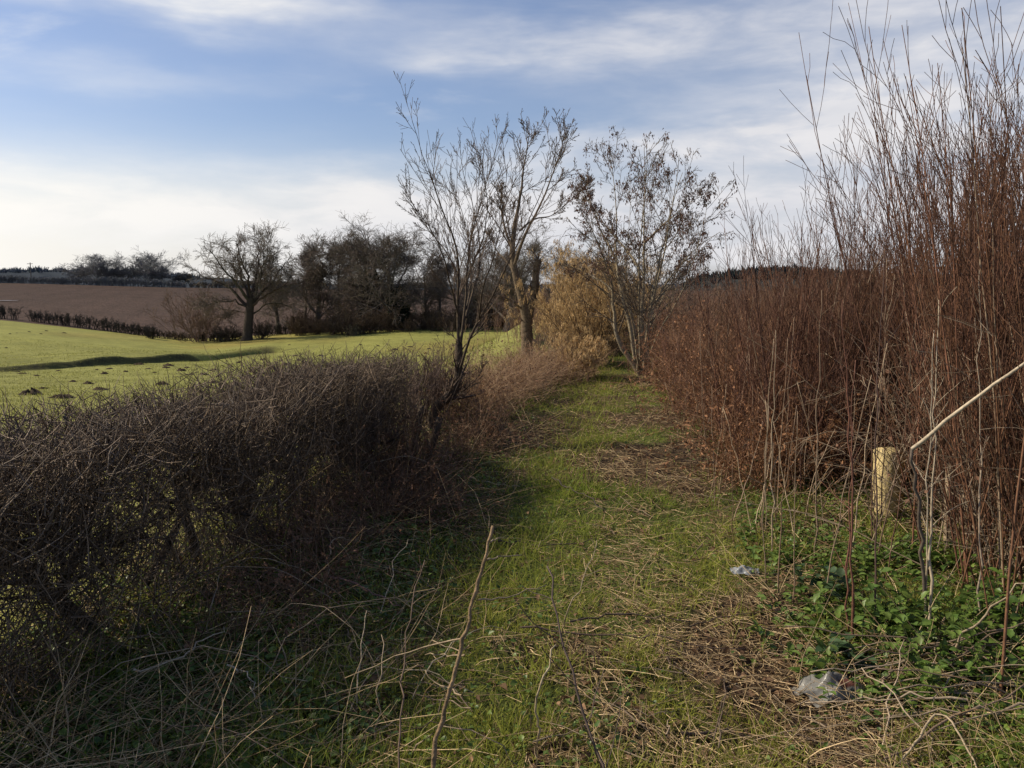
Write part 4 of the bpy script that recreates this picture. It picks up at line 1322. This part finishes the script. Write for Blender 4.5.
def zones(x, y):
    v = x - path_x(y)
    straw = np.exp(-((v - .16) / .28) ** 2) * sst((fbm(x, y, 1.1, 61) - .31) / .16) * sst((12 - y) / 5)
    straw = np.maximum(straw, .6 * np.exp(-((v - .62) / .25) ** 2) * sst((fbm(x, y, 1.3, 66) - .46) / .14))
    litter = sst((-.55 - v) / .35) * .75
    patch = sst((.55 * fbm(x, y, 1.1, 41) + .45 * fbm(x, y, 4.2, 43) - .43) / .13)
    return v, straw, litter, patch


def blades():
    n = 300000
    x, y = field_pts(n, 1.9, 20, 1.75)
    v, straw, litter, patch = zones(x, y)
    lush = np.exp(-((v + .25) / .35) ** 2) * sst((y - 4.5) / 2) + .5 * sst((y - 9) / 4)
    pr = np.clip(.07 + .70 * patch + .40 * lush - .55 * straw - .30 * litter * (y < 7) - .10 * sst((v - 1.2) / .6), .02, 1)
    k = rng.random(n) < pr
    x, y, v, lush = x[k], y[k], v[k], lush[k]
    n = len(x)
    S = np.stack([x, y, H(x, y) - .006], 1)
    L_ = rng.gamma(3.2, .016, n) * (.7 + .9 * sst((fbm(x, y, 3.3, 73) - .45) / .2)) * (.75 + .6 * fbm(x, y, 2.0, 71)) * (1 + .5 * np.clip(lush, 0, 1))
    D = rng.normal(size=(n, 3)) * .55 + np.array([0, 0, 1])
    P = grow(S, D, L_, 4, .12, -.22)
    W = taper(rng.uniform(.0013, .0026, n) * (1 + .08 * y), np.full(n, .0003), 4)
    Sd = nrm(np.cross(D, rng.normal(size=(n, 3))))
    f = fbm(x, y, .7, 77)[:, None] * .9 + rng.random((n, 1)) * .4 - .2
    col = np.array([.165, .25, .03])[None] * (1 - f) + np.array([.43, .40, .085])[None] * f
    dead = rng.random(n) < .12
    col[dead] = cmix((.22, .16, .08), (.36, .28, .15), int(dead.sum()))
    col *= (1 + .3 * rng.uniform(-1, 1, (n, 1)))
    b = MB(); b.ribbons(P, W, Sd, col)
    tag(b.build('grass', BLADE), 'short green grass growing on the path and verges', 'grass', None, 'stuff')


def straws():
    n = 70000
    x, y = field_pts(n, 1.9, 15, 1.7)
    v, straw, litter, patch = zones(x, y)
    pr = np.clip(.05 + .34 * (1 - patch) + .55 * straw + .10 * litter + .10 * sst((v - .6) / .4) * sst((fbm(x, y, 1.4, 68) - .35) / .2), 0, 1)
    k = rng.random(n) < pr
    x, y, v = x[k], y[k], v[k]; n = len(x)
    lv = sst((-.45 - v) / .4) + .5 * sst((v - .5) / .4)
    S = np.stack([x, y, H(x, y) + rng.uniform(.0, .03, n)], 1)
    D = rng.normal(size=(n, 3)); D[:, 2] = rng.normal(size=n) * .12 + .12 + .35 * lv * rng.random(n)
    L_ = rng.gamma(2.2, .055, n) * (1 + 1.0 * lv)
    P = grow(S, D, L_, 5, .13, -.05)
    P[:, :, 2] = np.maximum(P[:, :, 2], H(P[:, :, 0], P[:, :, 1]) + .004)
    W = taper(rng.uniform(.0009, .0026, n) * (1 + .05 * y), np.full(n, .0008), 5)
    b = MB(); b.tubes(P, W, cmix((.24, .15, .07), (.75, .57, .33), n, .35), 3)
    tag(b.build('dead_grass', STRAW), 'pale dry straw and dead stems trodden into the path', 'dry grass', None, 'stuff')


def cover():
    n = 70000
    x, y = field_pts(n, 1.9, 10, 1.8)
    v, straw, litter, patch = zones(x, y)
    pr = np.clip(.12 + 1.0 * sst((np.abs(v - .0) - .7) / .4) * sst((fbm(x, y, 1.6, 81) - .30) / .2) - .5 * straw, 0, 1)
    k = rng.random(n) < pr
    x, y = x[k], y[k]; n = len(x)
    S = np.stack([x, y, H(x, y) + rng.uniform(.005, .06, n)], 1)
    D = rng.normal(size=(n, 3)) * np.array([1, 1, .35]); D[:, 2] += .1
    Nn = rng.normal(size=(n, 3)) * .35 + np.array([0, 0, 1])
    ln = rng.uniform(.012, .036, n)
    b = MB(); b.leaves(S, D, Nn, ln, ln * rng.uniform(.28, .5, n), cmix((.05, .10, .015), (.16, .22, .04), n, .3))
    tag(b.build('ground_cover', LEAF), 'low green leaves covering the verges', 'ground cover', None, 'stuff')
    n = 15000
    x, y = field_pts(n, 1.9, 13, 1.7)
    v, straw, litter, patch = zones(x, y)
    k = rng.random(n) < np.clip(.15 + .5 * (1 - patch) + .4 * litter + .2 * sst((v - .5) / .4) + .2 * straw, 0, 1)
    x, y = x[k], y[k]; n = len(x)
    S = np.stack([x, y, H(x, y) + rng.uniform(.004, .025, n)], 1)
    D = rng.normal(size=(n, 3)) * np.array([1, 1, .25]); Nn = rng.normal(size=(n, 3)) * .5 + np.array([0, 0, 1])
    ln = rng.uniform(.015, .05, n)
    b = MB(); b.leaves(S, D, Nn, ln, ln * rng.uniform(.2, .42, n), cmix((.08, .045, .025), (.28, .17, .095), n, .3), .35)
    tag(b.build('fallen_leaves', DEADL), 'brown dead leaves scattered over path and verges', 'fallen leaves', None, 'stuff')


def pasture_tufts():
    n = 90000
    y = 6 + 74 * rng.random(n) ** 1.7
    x0 = np.maximum(-.66 * y - 2, -90); x1 = np.minimum(hedge_x(y) - .35, -.02 * y)
    x = x0 + rng.random(n) * (x1 - x0)
    k = rng.random(n) < .25 + .9 * sst((fbm(x, y, .5, 91) - .4) / .25)
    x, y = x[k], y[k]; n = len(x)
    S = np.stack([x, y, H(x, y) - .01], 1)
    D = rng.normal(size=(n, 3)) * .5 + np.array([0, 0, 1])
    P = grow(S, D, rng.uniform(.04, .10, n) * (1 + .006 * y), 3, .12, -.15)
    W = taper(rng.uniform(.004, .008, n) * (1 + .03 * y), np.full(n, .001), 3)
    b = MB(); b.ribbons(P, W, nrm(np.cross(D, rng.normal(size=(n, 3)))), cmix((.17, .18, .045), (.32, .305, .085), n, .25))
    tag(b.build('pasture_grass', BLADE), 'grazed green grass of the pasture', 'grass', None, 'stuff')


blades(); straws(); cover(); pasture_tufts()

# ------------------------------------------------------------------ camera
cam = bpy.data.cameras.new('camera'); co = bpy.data.objects.new('camera', cam); C.objects.link(co)
cam.sensor_width = 36; cam.lens = F / 1024 * 36
cam.clip_start = .05; cam.clip_end = 12000
co.location = (0, 0, EYE); co.rotation_euler = (PI / 2 - PITCH, 0, 0)
scene.camera = co

# ------------------------------------------------------------------ sun and sky
sd = Vector((math.sin(SUN_AZ) * math.cos(SUN_EL), math.cos(SUN_AZ) * math.cos(SUN_EL), math.sin(SUN_EL)))
li = bpy.data.lights.new('sun', 'SUN'); li.energy = 5.0; li.angle = R(.53); li.color = (1, .89, .69)
lo = bpy.data.objects.new('sun', li); C.objects.link(lo)
lo.rotation_euler = (-sd).to_track_quat('-Z', 'Y').to_euler(); lo.location = (-20, 10, 30)

w = bpy.data.worlds.new('World'); scene.world = w; w.use_nodes = True
T = w.node_tree; T.nodes.clear()
N = T.nodes.new; L = T.links.new


def val(x):
    return x


def math_(op, a, b=None, c=None, clamp=False):
    n = N('ShaderNodeMath'); n.operation = op; n.use_clamp = clamp
    for i, q in enumerate((a, b, c)):
        if q is None: continue
        if isinstance(q, (int, float)): n.inputs[i].default_value = q
        else: L(q, n.inputs[i])
    return n.outputs[0]


def mixc(f, a, b, mode='MIX'):
    n = N('ShaderNodeMix'); n.data_type = 'RGBA'; n.blend_type = mode
    for i, q in ((0, f), (6, a), (7, b)):
        if isinstance(q, (int, float)): n.inputs[i].default_value = q
        elif isinstance(q, tuple): n.inputs[i].default_value = (*q, 1)
        else: L(q, n.inputs[i])
    return n.outputs[2]


def sstep(v, a, b):
    n = N('ShaderNodeMapRange'); n.interpolation_type = 'SMOOTHSTEP'
    L(v, n.inputs['Value']); n.inputs['From Min'].default_value = a; n.inputs['From Max'].default_value = b
    return n.outputs['Result']


sky = N('ShaderNodeTexSky'); sky.sky_type = 'NISHITA'; sky.sun_disc = False
sky.sun_elevation = SUN_EL; sky.sun_rotation = SUN_AZ % (2 * PI); sky.dust_density = 1.0; sky.air_density = 1.0; sky.ozone_density = 3.0
SKY_STRENGTH = .11
tc = N('ShaderNodeTexCoord')
sx = N('ShaderNodeSeparateXYZ'); L(tc.outputs['Generated'], sx.inputs[0])
dx, dy, dz = sx.outputs
az = math_('MULTIPLY', math_('ARCTAN2', dx, dy), 57.29578)
el = math_('MULTIPLY', math_('ARCSINE', dz), 57.29578)
# stretched cloud coordinates
cv = N('ShaderNodeCombineXYZ'); L(math_('MULTIPLY', az, .035), cv.inputs[0]); L(math_('MULTIPLY', el, .125), cv.inputs[1])


def noise(scale, detail, rough, off=0.0, dist=0.0, vec=None):
    n = N('ShaderNodeTexNoise'); n.inputs['Scale'].default_value = scale; n.inputs['Detail'].default_value = detail
    n.inputs['Roughness'].default_value = rough; n.inputs['Distortion'].default_value = dist
    a = N('ShaderNodeVectorMath'); a.operation = 'ADD'; L(vec or cv.outputs[0], a.inputs[0]); a.inputs[1].default_value = (off, off * .7, off * .3)
    L(a.outputs[0], n.inputs['Vector'])
    return n.outputs['Fac']


n_big = noise(1.6, 6, .58, 3.1, .6)
n_mid = noise(3.6, 6, .55, 7.7, .35)
n_fin = noise(9, 5, .55, 1.3, .3)
wob_a = math_('MULTIPLY', math_('SUBTRACT', noise(2.2, 3, .5, 12.0), .5), 16.0)
wob_e = math_('MULTIPLY', math_('SUBTRACT', noise(2.6, 4, .55, 21.0), .5), 4.5)
azw, elw = math_('ADD', az, wob_a), math_('ADD', el, wob_e)


def px_ae(px, py):
    d = ray(px, py); d = d / np.linalg.norm(d)
    return math.degrees(math.atan2(d[0], d[1])), math.degrees(math.asin(d[2]))


def blob(px, py, wpx, hpx, amp, tilt=0.0):
    a0, e0 = px_ae(px, py)
    da = math_('SUBTRACT', azw, a0); de = math_('SUBTRACT', math_('SUBTRACT', elw, e0), math_('MULTIPLY', da, tilt))
    wa, we = wpx / F * 57.3, hpx / F * 57.3
    s = math_('ADD', math_('POWER', math_('ABSOLUTE', math_('DIVIDE', da, wa)), 2), math_('POWER', math_('ABSOLUTE', math_('DIVIDE', de, we)), 2))
    return math_('MULTIPLY', math_('POWER', 2.71828, math_('MULTIPLY', s, -1)), amp)


cl = blob(190, -6, 150, 22, .95)
for a in [(560, 45, 170, 20, .50, .04), (960, 130, 230, 120, .85, 0), (800, 120, 160, 13, .55, .06), (720, 225, 300, 52, .85, .02), (330, 225, 330, 36, .62, -.01), (40, 215, 260, 50, .6, 0), (150, 80, 130, 16, .25, .05),
          (640, 155, 160, 22, .5, .03), (880, 30, 260, 30, .45, 0), (480, 215, 160, 22, .45, 0), (420, 60, 60, 10, .35, .05)]:
    cl = math_('ADD', cl, blob(*a))
# general thin cirrus everywhere else in the sky
gen = math_('MULTIPLY', sstep(n_big, .50, .78), .42)
cl = math_('ADD', cl, gen)
streak = math_('ADD', math_('MULTIPLY', n_mid, .85), math_('MULTIPLY', n_fin, .35))
den = math_('MULTIPLY', cl, math_('ADD', math_('MULTIPLY', sstep(streak, .34, .86), .62), .52), None, True)
# light, slightly shaded cloud colour; brighter towards the sun
sunv = N('ShaderNodeVectorMath'); sunv.operation = 'DOT_PRODUCT'; L(tc.outputs['Generated'], sunv.inputs[0]); sunv.inputs[1].default_value = tuple(sd)
toward = sstep(sunv.outputs['Value'], .12, .82)
cc = mixc(sstep(n_mid, .35, .7), (.70, .71, .76), (.82, .81, .83))
cc = mixc(toward, cc, (1.08, 1.05, .98))
skyc = mixc(1.0, sky.outputs[0], (SKY_STRENGTH * 1.08, SKY_STRENGTH * 1.02, SKY_STRENGTH * 1.08), 'MULTIPLY')
# haze near the ground
hz_ = math_('MULTIPLY', math_('SUBTRACT', 1, sstep(el, -1.0, 11.0)), math_('ADD', math_('MULTIPLY', toward, .85), .4), None, True)
hazec = mixc(toward, (.70, .71, .75), (1.2, 1.13, .98))
base_ = mixc(hz_, skyc, hazec)
final = mixc(den, base_, cc)
bg = N('ShaderNodeBackground'); L(final, bg.inputs['Color']); bg.inputs['Strength'].default_value = 1.0
ow = N('ShaderNodeOutputWorld'); L(bg.outputs[0], ow.inputs['Surface'])

# ------------------------------------------------------------------ render settings
scene.view_settings.view_transform = 'Standard'; scene.view_settings.look = 'None'; scene.view_settings.exposure = 0; scene.view_settings.gamma = 1
scene.cycles.max_bounces = 6; scene.cycles.diffuse_bounces = 3; scene.cycles.transmission_bounces = 3
